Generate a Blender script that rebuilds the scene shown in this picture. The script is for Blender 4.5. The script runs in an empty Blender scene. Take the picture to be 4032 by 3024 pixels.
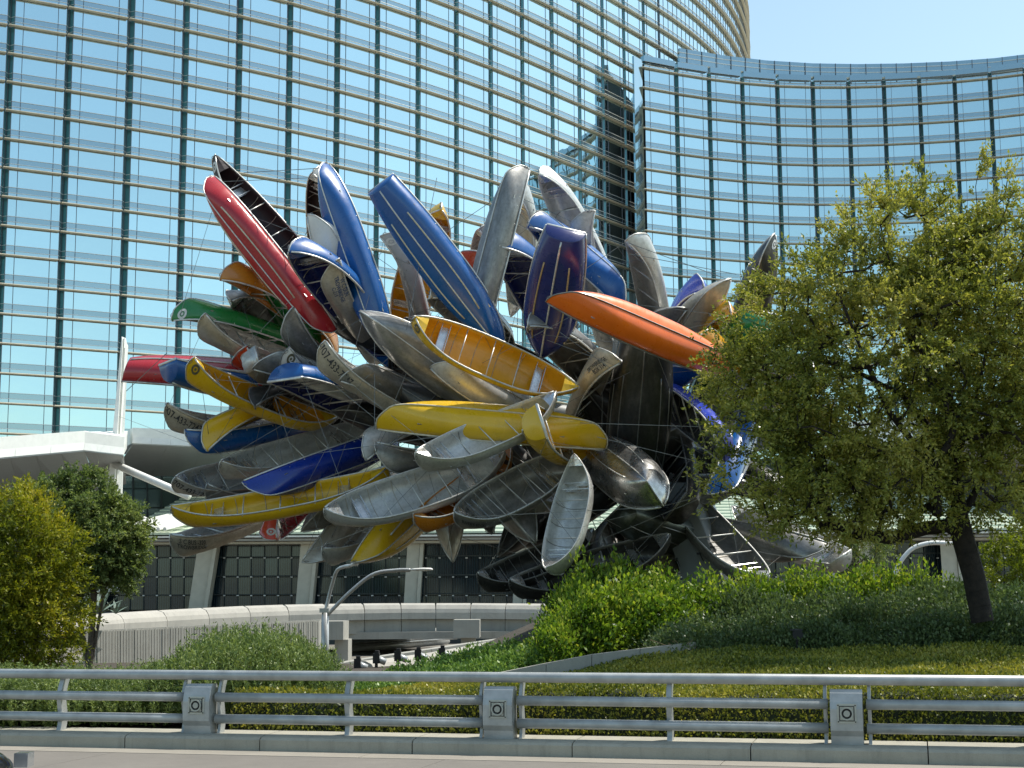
import bpy, bmesh, math, random
import numpy as np
from mathutils import Vector, Matrix, Quaternion
rnd = random.Random(11)
R = math.radians
scene = bpy.context.scene
col = scene.collection

# ------------------------------------------------------------------ camera
W_, H_, F_ = 4032, 3024, 6056.0
CAM = Vector((0, 0, 2.35)); PITCH, ROLL = 0.1383, 0.0057
fwd = Vector((0, math.cos(PITCH), math.sin(PITCH)))
r0 = Vector((1, 0, 0)); u0 = Vector((0, -math.sin(PITCH), math.cos(PITCH)))
RIGHT = r0 * math.cos(ROLL) - u0 * math.sin(ROLL)
UP = u0 * math.cos(ROLL) + r0 * math.sin(ROLL)
cam = bpy.data.cameras.new('camera'); camo = bpy.data.objects.new('camera', cam); col.objects.link(camo)
cam.sensor_width = 36; cam.lens = 36 * F_ / W_; cam.clip_end = 9000; cam.clip_start = .1
m = Matrix.Identity(4)
for i in range(3):
    m[i][0], m[i][1], m[i][2], m[i][3] = RIGHT[i], UP[i], -fwd[i], CAM[i]
camo.matrix_world = m
scene.camera = camo

# ------------------------------------------------------------------ light
SUN_AZ, SUN_EL = R(66), R(60)
world = bpy.data.worlds.new('World'); scene.world = world; world.use_nodes = True
nt = world.node_tree; bg = nt.nodes['Background']
sky = nt.nodes.new('ShaderNodeTexSky'); sky.sky_type = 'NISHITA'; sky.sun_disc = False
sky.sun_elevation = SUN_EL; sky.sun_rotation = SUN_AZ
sky.air_density = 1.0; sky.dust_density = 2.0; sky.ozone_density = 1.0; sky.altitude = 600
tn = nt.nodes.new('ShaderNodeMixRGB'); tn.blend_type = 'MULTIPLY'; tn.inputs[0].default_value = 1; tn.inputs[2].default_value = (1.02, 1.06, .90, 1)   # camera white balance
nt.links.new(sky.outputs[0], tn.inputs[1]); nt.links.new(tn.outputs[0], bg.inputs[0]); bg.inputs[1].default_value = 0.13
sl = bpy.data.lights.new('sun', 'SUN'); sl.energy = 3.4; sl.angle = R(.53); sl.color = (1, .955, .88)
so = bpy.data.objects.new('sun', sl); col.objects.link(so)
sd = Vector((math.sin(SUN_AZ) * math.cos(SUN_EL), math.cos(SUN_AZ) * math.cos(SUN_EL), math.sin(SUN_EL)))
so.rotation_euler = sd.to_track_quat('Z', 'Y').to_euler(); so.location = (60, 20, 120)
vs = scene.view_settings; scene.display_settings.display_device = 'sRGB'
vs.view_transform = 'Standard'; vs.look = 'None'; vs.exposure = 0.82; vs.gamma = 1; vs.use_curve_mapping = False
scene.cycles.max_bounces = 8; scene.cycles.use_denoising = True
scene.cycles.sample_clamp_indirect = 6


def at(u, v, y):
    """point at world depth y that the photograph shows at pixel (u, v)"""
    d = RIGHT * ((u - W_ / 2) / F_) - UP * ((v - H_ / 2) / F_) + fwd
    return CAM + d * (y / d.y)


# ------------------------------------------------------------------ materials
class N:
    def __init__(s, name):
        s.m = bpy.data.materials.new(name); s.m.use_nodes = True
        s.t = s.m.node_tree; s.b = s.t.nodes['Principled BSDF']; s.o = s.t.nodes['Material Output']
    def n(s, ty, **k):
        x = s.t.nodes.new('ShaderNode' + ty)
        for a, b in k.items(): setattr(x, a, b)
        return x
    def l(s, a, b): s.t.links.new(a, b)
    def set(s, **k):
        for a, b in k.items():
            s.b.inputs[a.replace('_', ' ')].default_value = b
        return s
    def noise(s, scale, detail=4, rough=.55, vec=None, stretch=None, coord='Object'):
        tc = s.n('TexCoord'); v = tc.outputs[coord]
        if stretch:
            mp = s.n('Mapping'); mp.inputs['Scale'].default_value = stretch; s.l(v, mp.inputs[0]); v = mp.outputs[0]
        x = s.n('TexNoise'); x.inputs['Scale'].default_value = scale; x.inputs['Detail'].default_value = detail
        x.inputs['Roughness'].default_value = rough; s.l(v, x.inputs['Vector']); return x.outputs['Fac']
    def ramp(s, fac, stops):
        x = s.n('ValToRGB'); e = x.color_ramp.elements
        while len(e) < len(stops): e.new(.5)
        for i, (p, c) in enumerate(stops):
            e[i].position = p; e[i].color = (*c, 1) if len(c) == 3 else c
        s.l(fac, x.inputs[0]); return x.outputs[0]
    def mix(s, fac, a, b, mode='MIX'):
        x = s.n('MixRGB', blend_type=mode)
        for i, v in enumerate((fac, a, b)):
            if hasattr(v, 'is_linked'): s.l(v, x.inputs[i])
            else: x.inputs[i].default_value = v if i == 0 else (*v, 1)
        return x.outputs[0]
    def bump(s, fac, strength, dist=.02):
        x = s.n('Bump'); x.inputs['Strength'].default_value = strength; x.inputs['Distance'].default_value = dist
        s.l(fac, x.inputs['Height']); s.l(x.outputs[0], s.b.inputs['Normal'])


def simple(name, c, rough=.5, metal=0., spec=.5, var=.12, vscale=3., bump=0., bscale=60., coat=0.):
    k = N(name); k.set(Roughness=rough, Metallic=metal); k.b.inputs['Specular IOR Level'].default_value = spec
    k.b.inputs['Coat Weight'].default_value = coat; k.b.inputs['Coat Roughness'].default_value = .08
    f = k.noise(vscale, 6)
    lo = tuple(x * (1 - var) for x in c); hi = tuple(min(1, x * (1 + var)) for x in c)
    k.l(k.ramp(f, [(.3, lo), (.7, hi)]), k.b.inputs['Base Color'])
    if bump: k.bump(k.noise(bscale, 4), bump)
    return k.m


def paint(name, c, fade=(.6, .6, .6)):
    """old boat paint: gloss coat, dust, scratches down to bare metal"""
    k = N(name); k.set(Roughness=.32); k.b.inputs['Coat Weight'].default_value = .35; k.b.inputs['Coat Roughness'].default_value = .12
    f = k.noise(1.6, 6)
    base = k.ramp(f, [(.25, tuple(x * .86 for x in c)), (.75, tuple(min(1, x * 1.08) for x in c))])
    sc = k.noise(5, 9, .75, stretch=(.35, 2.2, 2.2))
    base = k.mix(k.ramp(sc, [(.66, (0, 0, 0)), (.74, (.5, .5, .5))]), base, fade)
    spk = k.noise(42, 3, .6)
    base = k.mix(k.ramp(spk, [(.72, (0, 0, 0)), (.76, (.55, .55, .55))]), base, fade)
    k.l(base, k.b.inputs['Base Color'])
    k.l(k.ramp(k.noise(4, 5), [(.3, (.2,) * 3), (.8, (.46,) * 3)]), k.b.inputs['Roughness'])
    k.bump(k.noise(2.2, 3), .12, .03)
    return k.m


def alu(name, a, b, c, rough=(.38, .6), metal=.55):
    """weathered sheet aluminium: streaks, oxide blotches, dull shine"""
    k = N(name); k.set(Metallic=metal)
    f = k.noise(3.2, 8, .65, stretch=(.45, 1.6, 1.6)); g = k.noise(14, 6, .7)
    base = k.ramp(f, [(.28, a), (.52, b), (.78, c)])
    base = k.mix(k.ramp(g, [(.48, (0, 0, 0)), (.72, (.55, .55, .55))]), base, tuple(x * .55 for x in b))
    k.l(base, k.b.inputs['Base Color'])
    k.l(k.ramp(k.noise(7, 6), [(.3, (rough[0],) * 3), (.75, (rough[1],) * 3)]), k.b.inputs['Roughness'])
    k.bump(k.noise(2.6, 4), .22, .03)
    return k.m


M = {}
M['blue'] = paint('blue boat paint', (.004, .085, .30), (.25, .38, .5))
M['dblue'] = paint('deep blue boat paint', (.004, .030, .26), (.2, .25, .5))
M['navy'] = paint('navy boat paint', (.012, .020, .13), (.15, .2, .35))
M['peri'] = paint('violet blue boat paint', (.03, .06, .46), (.3, .35, .6))
M['red'] = paint('red boat paint', (.40, .016, .022), (.6, .45, .42))
M['yel'] = paint('yellow boat paint', (.72, .44, .012), (.75, .6, .3))
M['gold'] = paint('golden boat paint', (.72, .34, .012), (.75, .5, .2))
M['org'] = paint('orange boat paint', (.86, .16, .012), (.8, .4, .2))
M['ored'] = paint('orange red boat paint', (.70, .07, .012), (.7, .3, .2))
M['amber'] = paint('amber boat paint', (.55, .20, .018), (.5, .35, .2))
M['green'] = paint('green boat paint', (.012, .19, .04), (.3, .5, .35))
M['maroon'] = simple('dark maroon lining', (.018, .008, .010), .6)
M['white'] = paint('off white boat paint', (.70, .70, .66), (.45, .45, .42))
M['alu'] = alu('weathered aluminium', (.42, .41, .38), (.60, .60, .57), (.74, .74, .72))
M['shiny'] = alu('bright worn aluminium', (.26, .255, .24), (.44, .435, .42), (.62, .62, .60), (.22, .38), .9)
M['talu'] = alu('tan weathered aluminium', (.36, .31, .24), (.54, .49, .40), (.66, .62, .54))
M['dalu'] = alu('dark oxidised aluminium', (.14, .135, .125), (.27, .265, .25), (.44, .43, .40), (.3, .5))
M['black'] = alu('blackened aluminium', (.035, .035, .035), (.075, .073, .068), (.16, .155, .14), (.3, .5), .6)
M['dgreen'] = alu('dark green grey aluminium', (.05, .06, .05), (.10, .115, .10), (.18, .19, .17), (.3, .5), .7)
M['lgrey'] = paint('light grey boat paint', (.46, .47, .48), (.3, .3, .3))
M['trim'] = simple('pale aluminium trim', (.62, .61, .57), .38, .45, var=.2, vscale=9)
M['tape'] = simple('cream strake', (.60, .55, .42), .5, .1, var=.2, vscale=9)
M['tan'] = simple('tan strake', (.42, .30, .14), .55, .0, var=.2, vscale=9)
M['seat'] = alu('bright seat aluminium', (.5, .5, .49), (.66, .66, .65), (.8, .8, .8), (.2, .42), .85)
M['ink'] = simple('faded stencil ink', (.05, .05, .055), .7, var=.5, vscale=25)
M['inkblue'] = simple('blue stencil ink', (.03, .07, .18), .7, var=.4, vscale=25)
M['ring'] = simple('emblem print', (.10, .09, .05), .5, var=.4, vscale=20)
M['ringw'] = simple('white emblem print', (.65, .65, .62), .5, var=.2, vscale=20)
M['cable'] = simple('steel cable', (.20, .20, .19), .45, .5, var=.3, vscale=6)
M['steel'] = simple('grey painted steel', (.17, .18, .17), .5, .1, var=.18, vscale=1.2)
M['rail'] = simple('grey railing paint', (.35, .365, .36), .38, .25, var=.22, vscale=3.5, bump=.06)
M['conc'] = None


def concrete(name, c, stain=.5, scale=1.2, bump=.25):
    k = N(name); k.set(Roughness=.85); k.b.inputs['Specular IOR Level'].default_value = .25
    f = k.noise(scale, 8, .62); s = k.noise(2.2, 6, .7, stretch=(2.4, 2.4, .25)); g = k.noise(75, 3)
    b = k.ramp(f, [(.25, tuple(x * .78 for x in c)), (.75, tuple(x * 1.12 for x in c))])
    b = k.mix(k.ramp(s, [(.52, (0, 0, 0)), (.78, (stain,) * 3)]), b, tuple(x * .45 for x in c))
    b = k.mix(.25, b, k.ramp(g, [(.3, tuple(x * .7 for x in c)), (.7, tuple(min(1, x * 1.25) for x in c))]))
    k.l(b, k.b.inputs['Base Color']); k.bump(g, bump, .01)
    return k.m


M['conc'] = concrete('pale concrete', (.40, .38, .335))
M['conc2'] = concrete('warm grey concrete', (.34, .33, .29))
M['kerb'] = concrete('kerb concrete', (.34, .325, .27), .7, 2.)
M['road'] = concrete('road concrete', (.17, .155, .135), .35, .8)
M['gutter'] = concrete('gutter concrete', (.27, .245, .205), .3, .9)
M['dark'] = simple('dark joint', (.03, .03, .03), .9)
M['ground'] = simple('dry ground', (.16, .145, .12), .95, var=.3, vscale=.2)
M['soil'] = simple('planter soil', (.045, .036, .024), .95, var=.4, vscale=4, bump=.5)
M['lobbycol'] = simple('cream column cladding', (.47, .45, .37), .5, var=.08)
M['whitemetal'] = simple('white panel', (.74, .74, .70), .35, .0, var=.05)
M['soffit'] = simple('grey soffit panel', (.34, .35, .35), .45, .2, var=.06)
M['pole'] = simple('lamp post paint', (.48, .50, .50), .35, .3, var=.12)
M['plate'] = simple('lamp plate', (.40, .42, .39), .35, .5, var=.2)
M['bark'] = simple('dark bark', (.022, .017, .013), .95, var=.45, vscale=9, bump=.8, bscale=22)
M['bark2'] = simple('grey brown bark', (.09, .07, .05), .95, var=.4, vscale=9, bump=.7, bscale=22)
M['tyre'] = simple('tyre rubber', (.02, .02, .02), .8)
M['carglass'] = simple('car glass', (.01, .012, .014), .05, 0, var=.0)
M['carpaint'] = simple('silver car paint', (.45, .46, .47), .25, .7, coat=.8, var=.02)
M['lampglass'] = simple('headlight lens', (.75, .77, .78), .1, .0, coat=1, var=.02)


def glass(name, c, rough, metal, tint2=None, wob=.0, dirt=.05):
    k = N(name); k.set(Roughness=rough, Metallic=metal); k.b.inputs['Specular IOR Level'].default_value = .9
    oi = k.n('ObjectInfo')
    k.l(k.ramp(oi.outputs['Random'], [(0, tuple(x * (1 - dirt) for x in c)), (1, tuple(min(1, x * (1 + dirt)) for x in c))]), k.b.inputs['Base Color'])
    if wob: k.bump(k.noise(.28, 2, .4), wob, .3)
    return k.m


M['vision'] = glass('mirror glass', (.60, .77, .80), .015, .97, wob=.05)
M['spandrel'] = glass('grey spandrel glass', (.36, .47, .51), .10, .88)
M['strip'] = glass('pale sill glass', (.47, .60, .64), .03, .93, wob=.04)
M['notch'] = glass('teal recess glass', (.13, .30, .31), .08, .45, wob=.25)
M['mull'] = simple('pale mullion', (.74, .77, .74), .4, .2, var=.06)
M['mulld'] = simple('violet grey mullion', (.16, .17, .20), .4, .4, var=.06)
M['shade'] = simple('champagne sunshade', (.62, .56, .43), .42, .25, var=.08, vscale=.6)
def frit():
    k = N('dark lobby glass'); k.set(Roughness=.09, Metallic=.3); k.b.inputs['Specular IOR Level'].default_value = .8
    tc = k.n('TexCoord'); sp = k.n('SeparateXYZ'); k.l(tc.outputs['Object'], sp.inputs[0]); mt = k.n('Math', operation='MULTIPLY'); mt.inputs[1].default_value = 7.6; k.l(sp.outputs[0], mt.inputs[0])
    fr_ = k.n('Math', operation='FRACT'); k.l(mt.outputs[0], fr_.inputs[0])
    oi = k.n('ObjectInfo'); base = k.ramp(oi.outputs['Random'], [(0, (.022, .044, .058)), (1, (.034, .058, .070))])
    k.l(k.mix(k.ramp(fr_.outputs[0], [(.74, (0, 0, 0)), (.80, (1, 1, 1))]), base, (.006, .010, .013)), k.b.inputs['Base Color']); k.bump(k.noise(.4, 2), .05, .2)
    return k.m
M['lobbyglass'] = frit()
M['upperglass'] = glass('teal gallery glass', (.16, .24, .22), .08, .6, wob=.1, dirt=.2)
M['roofglass'] = simple('pale green fritted glass', (.50, .57, .44), .35, .15, var=.08, vscale=.7)
M['framedark'] = simple('dark window frame', (.02, .03, .03), .5)
M['louvre'] = simple('grey louvre', (.10, .10, .105), .5, .3)


def foliage(name, cols, trans=.35, spec=.35):
    """leaf colour varies per leaf (stored random value), light passes through"""
    k = N(name); k.t.nodes.remove(k.b)
    a = k.n('Attribute', attribute_name='tint'); c = k.ramp(a.outputs['Fac'], [(i / (len(cols) - 1), x) for i, x in enumerate(cols)])
    p = k.n('BsdfPrincipled'); k.l(c, p.inputs['Base Color']); p.inputs['Roughness'].default_value = .45
    p.inputs['Specular IOR Level'].default_value = spec
    t = k.n('BsdfTranslucent'); k.l(k.mix(1., c, (1.0, 1.0, .55), 'MULTIPLY'), t.inputs[0])
    x = k.n('MixShader'); x.inputs[0].default_value = trans
    k.l(p.outputs[0], x.inputs[1]); k.l(t.outputs[0], x.inputs[2]); k.l(x.outputs[0], k.o.inputs[0])
    return k.m


M['leaf_tree'] = foliage('olive tree leaves', [(.11, .14, .03), (.24, .27, .05), (.38, .38, .08), (.50, .46, .14)], .46)
M['leaf_gold'] = foliage('yellow green leaves', [(.08, .11, .012), (.19, .22, .016), (.31, .32, .02), (.42, .36, .04)], .45)
M['leaf_grey'] = foliage('grey green leaves', [(.09, .14, .045), (.18, .24, .08), (.29, .34, .13)], .42)
M['leaf_hedge'] = foliage('bright hedge leaves', [(.045, .10, .014), (.12, .22, .022), (.24, .34, .035), (.40, .44, .06)], .45)
M['leaf_shade'] = foliage('dull shrub leaves', [(.05, .085, .032), (.11, .165, .065), (.19, .25, .11)], .32)
M['leaf_bed'] = foliage('clipped bed leaves', [(.07, .10, .016), (.17, .195, .03), (.29, .29, .045), (.42, .37, .075)], .34)
M['leaf_rose'] = foliage('rosemary needles', [(.08, .13, .035), (.18, .25, .075), (.29, .35, .12)], .32)
M['leaf_low'] = foliage('low succulent leaves', [(.06, .13, .025), (.15, .26, .055), (.28, .40, .11)], .32)
M['leaf_back'] = foliage('yellow hedge leaves', [(.08, .12, .01), (.2, .25, .015), (.3, .33, .02)], .45)
M['agave'] = simple('agave leaf', (.16, .22, .17), .55, var=.2)
M['dry'] = simple('dry twig', (.25, .18, .10), .9, var=.3)
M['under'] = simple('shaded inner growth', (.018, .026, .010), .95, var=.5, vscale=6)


# ------------------------------------------------------------------ mesh helpers
class MB:
    def __init__(s): s.v = []; s.f = []; s.mi = []
    def add(s, vs_, fs, mi=0):
        o = len(s.v); s.v += [tuple(x) for x in vs_]; s.f += [tuple(i + o for i in f) for f in fs]; s.mi += [mi] * len(fs); return s
    def box(s, c, d, rot=None, mi=0):
        x, y, z = d[0] / 2, d[1] / 2, d[2] / 2
        vv = [Vector(p) for p in ((-x, -y, -z), (x, -y, -z), (x, y, -z), (-x, y, -z), (-x, -y, z), (x, -y, z), (x, y, z), (-x, y, z))]
        if rot is not None: vv = [rot @ p for p in vv]
        c = Vector(c)
        return s.add([p + c for p in vv], [(0, 3, 2, 1), (4, 5, 6, 7), (0, 1, 5, 4), (1, 2, 6, 5), (2, 3, 7, 6), (3, 0, 4, 7)], mi)
    def hexa(s, p, mi=0):   # 8 corners: bottom ring then top ring
        return s.add(p, [(0, 3, 2, 1), (4, 5, 6, 7), (0, 1, 5, 4), (1, 2, 6, 5), (2, 3, 7, 6), (3, 0, 4, 7)], mi)
    def tube(s, pts, r, n=8, mi=0, cap=True):
        pts = [Vector(p) for p in pts]; rr = r if isinstance(r, (list, tuple)) else [r] * len(pts)
        vv, ff = [], []; prev = None
        for i, p in enumerate(pts):
            t = (pts[min(i + 1, len(pts) - 1)] - pts[max(i - 1, 0)])
            t = t.normalized() if t.length > 1e-9 else Vector((0, 0, 1))
            if prev is None:
                a = t.orthogonal().normalized()
            else:
                a = prev - t * prev.dot(t); a = a.normalized() if a.length > 1e-6 else t.orthogonal().normalized()
            prev = a; b = t.cross(a)
            for k in range(n):
                q = 2 * math.pi * k / n; vv.append(p + (a * math.cos(q) + b * math.sin(q)) * rr[i])
        for i in range(len(pts) - 1):
            for k in range(n):
                k2 = (k + 1) % n; ff.append((i * n + k, i * n + k2, (i + 1) * n + k2, (i + 1) * n + k))
        if cap:
            ff.append(tuple(reversed(range(n)))); e = (len(pts) - 1) * n; ff.append(tuple(e + k for k in range(n)))
        return s.add(vv, ff, mi)
    def extrude(s, prof, axis_a, axis_b, org, along, mi=0):   # profile (a,b) swept along a vector
        n = len(prof); org = Vector(org); along = Vector(along)
        p = [org + axis_a * a + axis_b * b for a, b in prof]
        vv = p + [q + along for q in p]
        return s.add(vv, [tuple(range(n))[::-1], tuple(range(n, 2 * n))] + [(i, (i + 1) % n, n + (i + 1) % n, n + i) for i in range(n)], mi)
    def mesh(s, name, mats, smooth=False, off=None):
        me = bpy.data.meshes.new(name)
        v = s.v if off is None else [(a - off[0], b - off[1], c - off[2]) for a, b, c in s.v]
        me.from_pydata(v, [], s.f)
        for q in (mats if isinstance(mats, (list, tuple)) else [mats]): me.materials.append(q)
        if any(s.mi): me.polygons.foreach_set('material_index', s.mi)
        if smooth: me.shade_smooth()
        me.update(); return me
    def build(s, name, mats, parent=None, smooth=False, fix=True):
        off = wloc(parent) if parent is not None else None
        me = s.mesh(name, mats, smooth, off)
        if fix:
            b = bmesh.new(); b.from_mesh(me); bmesh.ops.recalc_face_normals(b, faces=b.faces); b.to_mesh(me); b.free()
        return link(name, me, parent)


def wloc(o):
    v = Vector((0, 0, 0))
    while o is not None: v += o.location; o = o.parent
    return v


def link(name, me, parent=None, mat=None):
    o = bpy.data.objects.new(name, me); col.objects.link(o)
    if parent is not None: o.parent = parent
    if mat is not None: o.matrix_basis = mat
    return o


def empty(name, loc, label=None, cat=None, group=None):
    o = bpy.data.objects.new(name, None); o.empty_display_size = .2; o.location = loc; col.objects.link(o)
    return tag(o, label, cat, group)


def tag(o, label=None, cat=None, group=None, kind=None):
    if label: o['label'] = label
    if cat: o['category'] = cat
    if group: o['group'] = group
    if kind: o['kind'] = kind
    return o


def arr_mesh(name, V, Fq, mats, tint=None, smooth=False):
    """fast mesh from numpy: V (n,3), Fq (m,4)"""
    me = bpy.data.meshes.new(name); n, k = len(V), Fq.shape[1]
    me.vertices.add(n); me.vertices.foreach_set('co', V.astype(np.float32).ravel())
    me.loops.add(Fq.size); me.loops.foreach_set('vertex_index', Fq.astype(np.int32).ravel())
    me.polygons.add(len(Fq)); me.polygons.foreach_set('loop_start', np.arange(0, Fq.size, k, dtype=np.int32))
    me.polygons.foreach_set('loop_total', np.full(len(Fq), k, dtype=np.int32))
    me.update(calc_edges=True)
    if tint is not None:
        a = me.attributes.new('tint', 'FLOAT', 'POINT'); a.data.foreach_set('value', tint.astype(np.float32))
    for q in (mats if isinstance(mats, (list, tuple)) else [mats]): me.materials.append(q)
    if smooth: me.shade_smooth()
    return me



# ------------------------------------------------------------------ ground
def heightfield(name, xs, ys, fn, mat, parent=None, smooth=True):
    V = np.array([(x, y, fn(x, y)) for y in ys for x in xs]); nx = len(xs)
    Fq = np.array([(j * nx + i, j * nx + i + 1, (j + 1) * nx + i + 1, (j + 1) * nx + i) for j in range(len(ys) - 1) for i in range(nx - 1)])
    return link(name, arr_mesh(name, V, Fq, mat, smooth=smooth), parent)


# line of the railing in plan: y = RA + RB * x
RA, RB = 23.62, -.257
def ry(x): return RA + RB * x


g = MB(); g.add([(-4000, -4000, -.06), (4000, -4000, -.06), (4000, 6000, -.06), (-4000, 6000, -.06)], [(0, 1, 2, 3)])
tag(g.build('ground', M['ground'], fix=False), kind='structure')

def sstep(a, b, x):
    t = min(1, max(0, (x - a) / (b - a))); return t * t * (3 - 2 * t)

def bed_z(x, y):
    """top of the planted bank behind the railing"""
    d = y - ry(x)
    right = sstep(-3.2, 2.2, x)
    z = .20 + right * (.75 * sstep(1.0, 6.0, d) + .75 * sstep(5.8, 10.5, d) + .25 * sstep(10, 16, d)) + (1 - right) * .12 * sstep(0.5, 4, d)
    fall = sstep(24, 34, d)
    return z * (1 - fall) - .3 * fall

heightfield('planted_bank', np.linspace(-26, 30, 113), np.linspace(15, 62, 95),
            lambda x, y: bed_z(x, y) if y > ry(x) + .3 else -.25, M['soil'])
tag(bpy.data.objects['planted_bank'], kind='structure')

# ------------------------------------------------------------------ towers
def corner_list(p, heads, L):
    pts = [Vector((p[0], p[1], 0))]
    for h in heads: pts.append(pts[-1] + Vector((math.cos(R(h)), math.sin(R(h)), 0)) * L)
    return pts


BW, FH = 6.3, 3.2          # standard bay width and storey height
def unit_box(x0, x1, y0, y1, z0, z1, name, mat):
    b = MB(); b.box(((x0 + x1) / 2, (y0 + y1) / 2, (z0 + z1) / 2), (x1 - x0, y1 - y0, z1 - z0)); return b.mesh(name, mat)


def facade(root, pts, zs, notch=True, limit=300, cap=False):
    """bays between the corner points, one window, sill pane, spandrel and sunshade per bay and storey.
    local bay axes: x along the facade, y into the building, z up from the sunshade"""
    e = .38 if notch else .04
    um = {
        'window': unit_box(e, BW - e, 0, .06, 1.17, 3.06, 'window', M['vision']),
        'sill_pane': unit_box(e, BW - e, 0, .06, .13, .50, 'sill_pane', M['strip']),
        'spandrel_panel': unit_box(e, BW - e, 0, .06, .56, 1.10, 'spandrel_panel', M['spandrel']),
    }
    s = MB(); x0, x1 = (-.30, BW - .45) if notch else (.0, BW)
    prof = [(-.02, -.10), (-.54, -.08), (-.57, -.02), (-.50, .0), (-.50, .035), (-.43, .075), (-.02, .10)]
    s.extrude(prof, Vector((0, 1, 0)), Vector((0, 0, 1)), (x0, 0, 0), (x1 - x0, 0, 0)); um['sunshade'] = s.mesh('sunshade', M['shade'])
    base = wloc(root); items = []; mull = MB(); mulld = MB(); fins = []
    for i in range(len(pts) - 1):
        a, b = pts[i], pts[i + 1]; d = b - a; L = d.length; u = d / L; inn = Vector((-u.y, u.x, 0)); sx = L / BW
        zl = zs(i) if callable(zs) else zs
        rot = Matrix(((u.x * sx, inn.x, 0, 0), (u.y * sx, inn.y, 0, 0), (0, 0, 1, 0), (0, 0, 0, 1)))
        def P(x, y, z): return a + u * (x * sx) + inn * y + Vector((0, 0, z))
        zt, zb = zl[-1] + 1.1, zl[0]
        if notch:   # V-shaped recess of teal glass at the right end of the bay
            nn = (pts[i + 2] - b).normalized() if i + 2 < len(pts) else u
            n2 = Vector((-nn.y, nn.x, 0)); nin = (inn + n2).normalized() * .62
            q0, q1, q2 = b - u * .38 * sx, b + nin, b + nn * .38 * sx
            f = MB()
            f.add([q0 + Vector((0, 0, zb)), q1 + Vector((0, 0, zb)), q2 + Vector((0, 0, zb)), q0 + Vector((0, 0, zt)), q1 + Vector((0, 0, zt)), q2 + Vector((0, 0, zt))],
                  [(0, 1, 4, 3), (1, 2, 5, 4)])
            fins.append(f.build('recess_glass', M['notch'], root, fix=False))
            mulld.tube([q1 - nin.normalized() * .05 + Vector((0, 0, zb)), q1 - nin.normalized() * .05 + Vector((0, 0, zt))], .05, 4)
            for q, o in ((q0, u * .02), (q2, -nn * .02)):
                mulld.tube([q + o - inn * .03 + Vector((0, 0, zb)), q + o - inn * .03 + Vector((0, 0, zt))], .045, 4)
        for z in zl:
            for nm in um:
                if cap and z == zl[-1] and nm in ('window', 'spandrel_panel'): continue
                items.append((nm, Matrix.Translation(a - base + Vector((0, 0, z))) @ rot, a + u * L / 2 + Vector((0, 0, z + 1.6))))
            for dz in (.53, 1.135):
                c0, c1 = P(e, -.035, z + dz), P(BW - e, -.035, z + dz)
                path = [c0, c1] + ([q1 - nin.normalized() * .03 + Vector((0, 0, z + dz)), q2 - n2 * .035 + Vector((0, 0, z + dz))] if notch else [])
                mull.tube(path, .04, 4, cap=False)
            if notch:
                mull.tube([P(BW - e, -.03, z + .06), q1 - nin.normalized() * .03 + Vector((0, 0, z + .06)), q2 - n2 * .03 + Vector((0, 0, z + .06))], .05, 4, cap=False)
        xs_ = (1.3, BW - 1.3) if notch else (0, BW / 3, 2 * BW / 3)
        for xx in xs_: mulld.tube([P(xx, -.03, zb), P(xx, -.03, zt)], .035, 4, cap=False)
    def seen(p):
        d = p - CAM; z = d.dot(fwd)
        return z > 0 and abs(d.dot(RIGHT) / z * F_) < 2150 and -1650 < -d.dot(UP) / z * F_ < 300
    for nm in um:
        it = sorted((t for t in items if t[0] == nm), key=lambda t: (0 if seen(t[2]) else 1, (t[2] - CAM).length))
        rest = []
        for k, (_, mm, c) in enumerate(it):
            if k < limit and seen(c):
                o = link(nm, um[nm], root)
                j = Matrix.Rotation(rnd.uniform(-.0035, .0035), 4, 'X') @ Matrix.Rotation(rnd.uniform(-.0035, .0035), 4, 'Z') if nm == 'window' else Matrix.Identity(4)
                o.matrix_basis = mm @ j
            else: rest.append(mm)
        if rest:
            vv = np.array([tuple(v.co) for v in um[nm].vertices]); ff = [tuple(p.vertices) for p in um[nm].polygons]
            r = MB()
            for mm in rest:
                A = np.array(mm); q = vv @ A[:3, :3].T + A[:3, 3]; r.add(q.tolist(), ff)
            o = link('outer_' + nm, r.mesh('outer_' + nm, um[nm].materials[0]), root); tag(o, kind='stuff')
    tag(mull.build('mullion', M['mull'], root, fix=False), kind='stuff')
    tag(mulld.build('mullion', M['mulld'], root, fix=False), kind='stuff')


def body(root, pts, back, zt, name, mat, inset=.75, zb=-.05):
    """dark mass behind the glass, so nothing shows through the joints"""
    f = []
    for i, p in enumerate(pts):
        d = (pts[min(i + 1, len(pts) - 1)] - pts[max(i - 1, 0)]).normalized(); f.append(p + Vector((-d.y, d.x, 0)) * inset)
    ring = f + back
    n = len(ring); b = MB()
    b.add([Vector((p.x, p.y, zb)) for p in ring] + [Vector((p.x, p.y, zt)) for p in ring],
          [tuple(range(n))[::-1], tuple(range(n, 2 * n))] + [(i, (i + 1) % n, n + (i + 1) % n, n + i) for i in range(n)])
    return b.build(name, mat, root)


M['core'] = simple('dark tower core', (.05, .065, .07), .6, .2)
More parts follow.
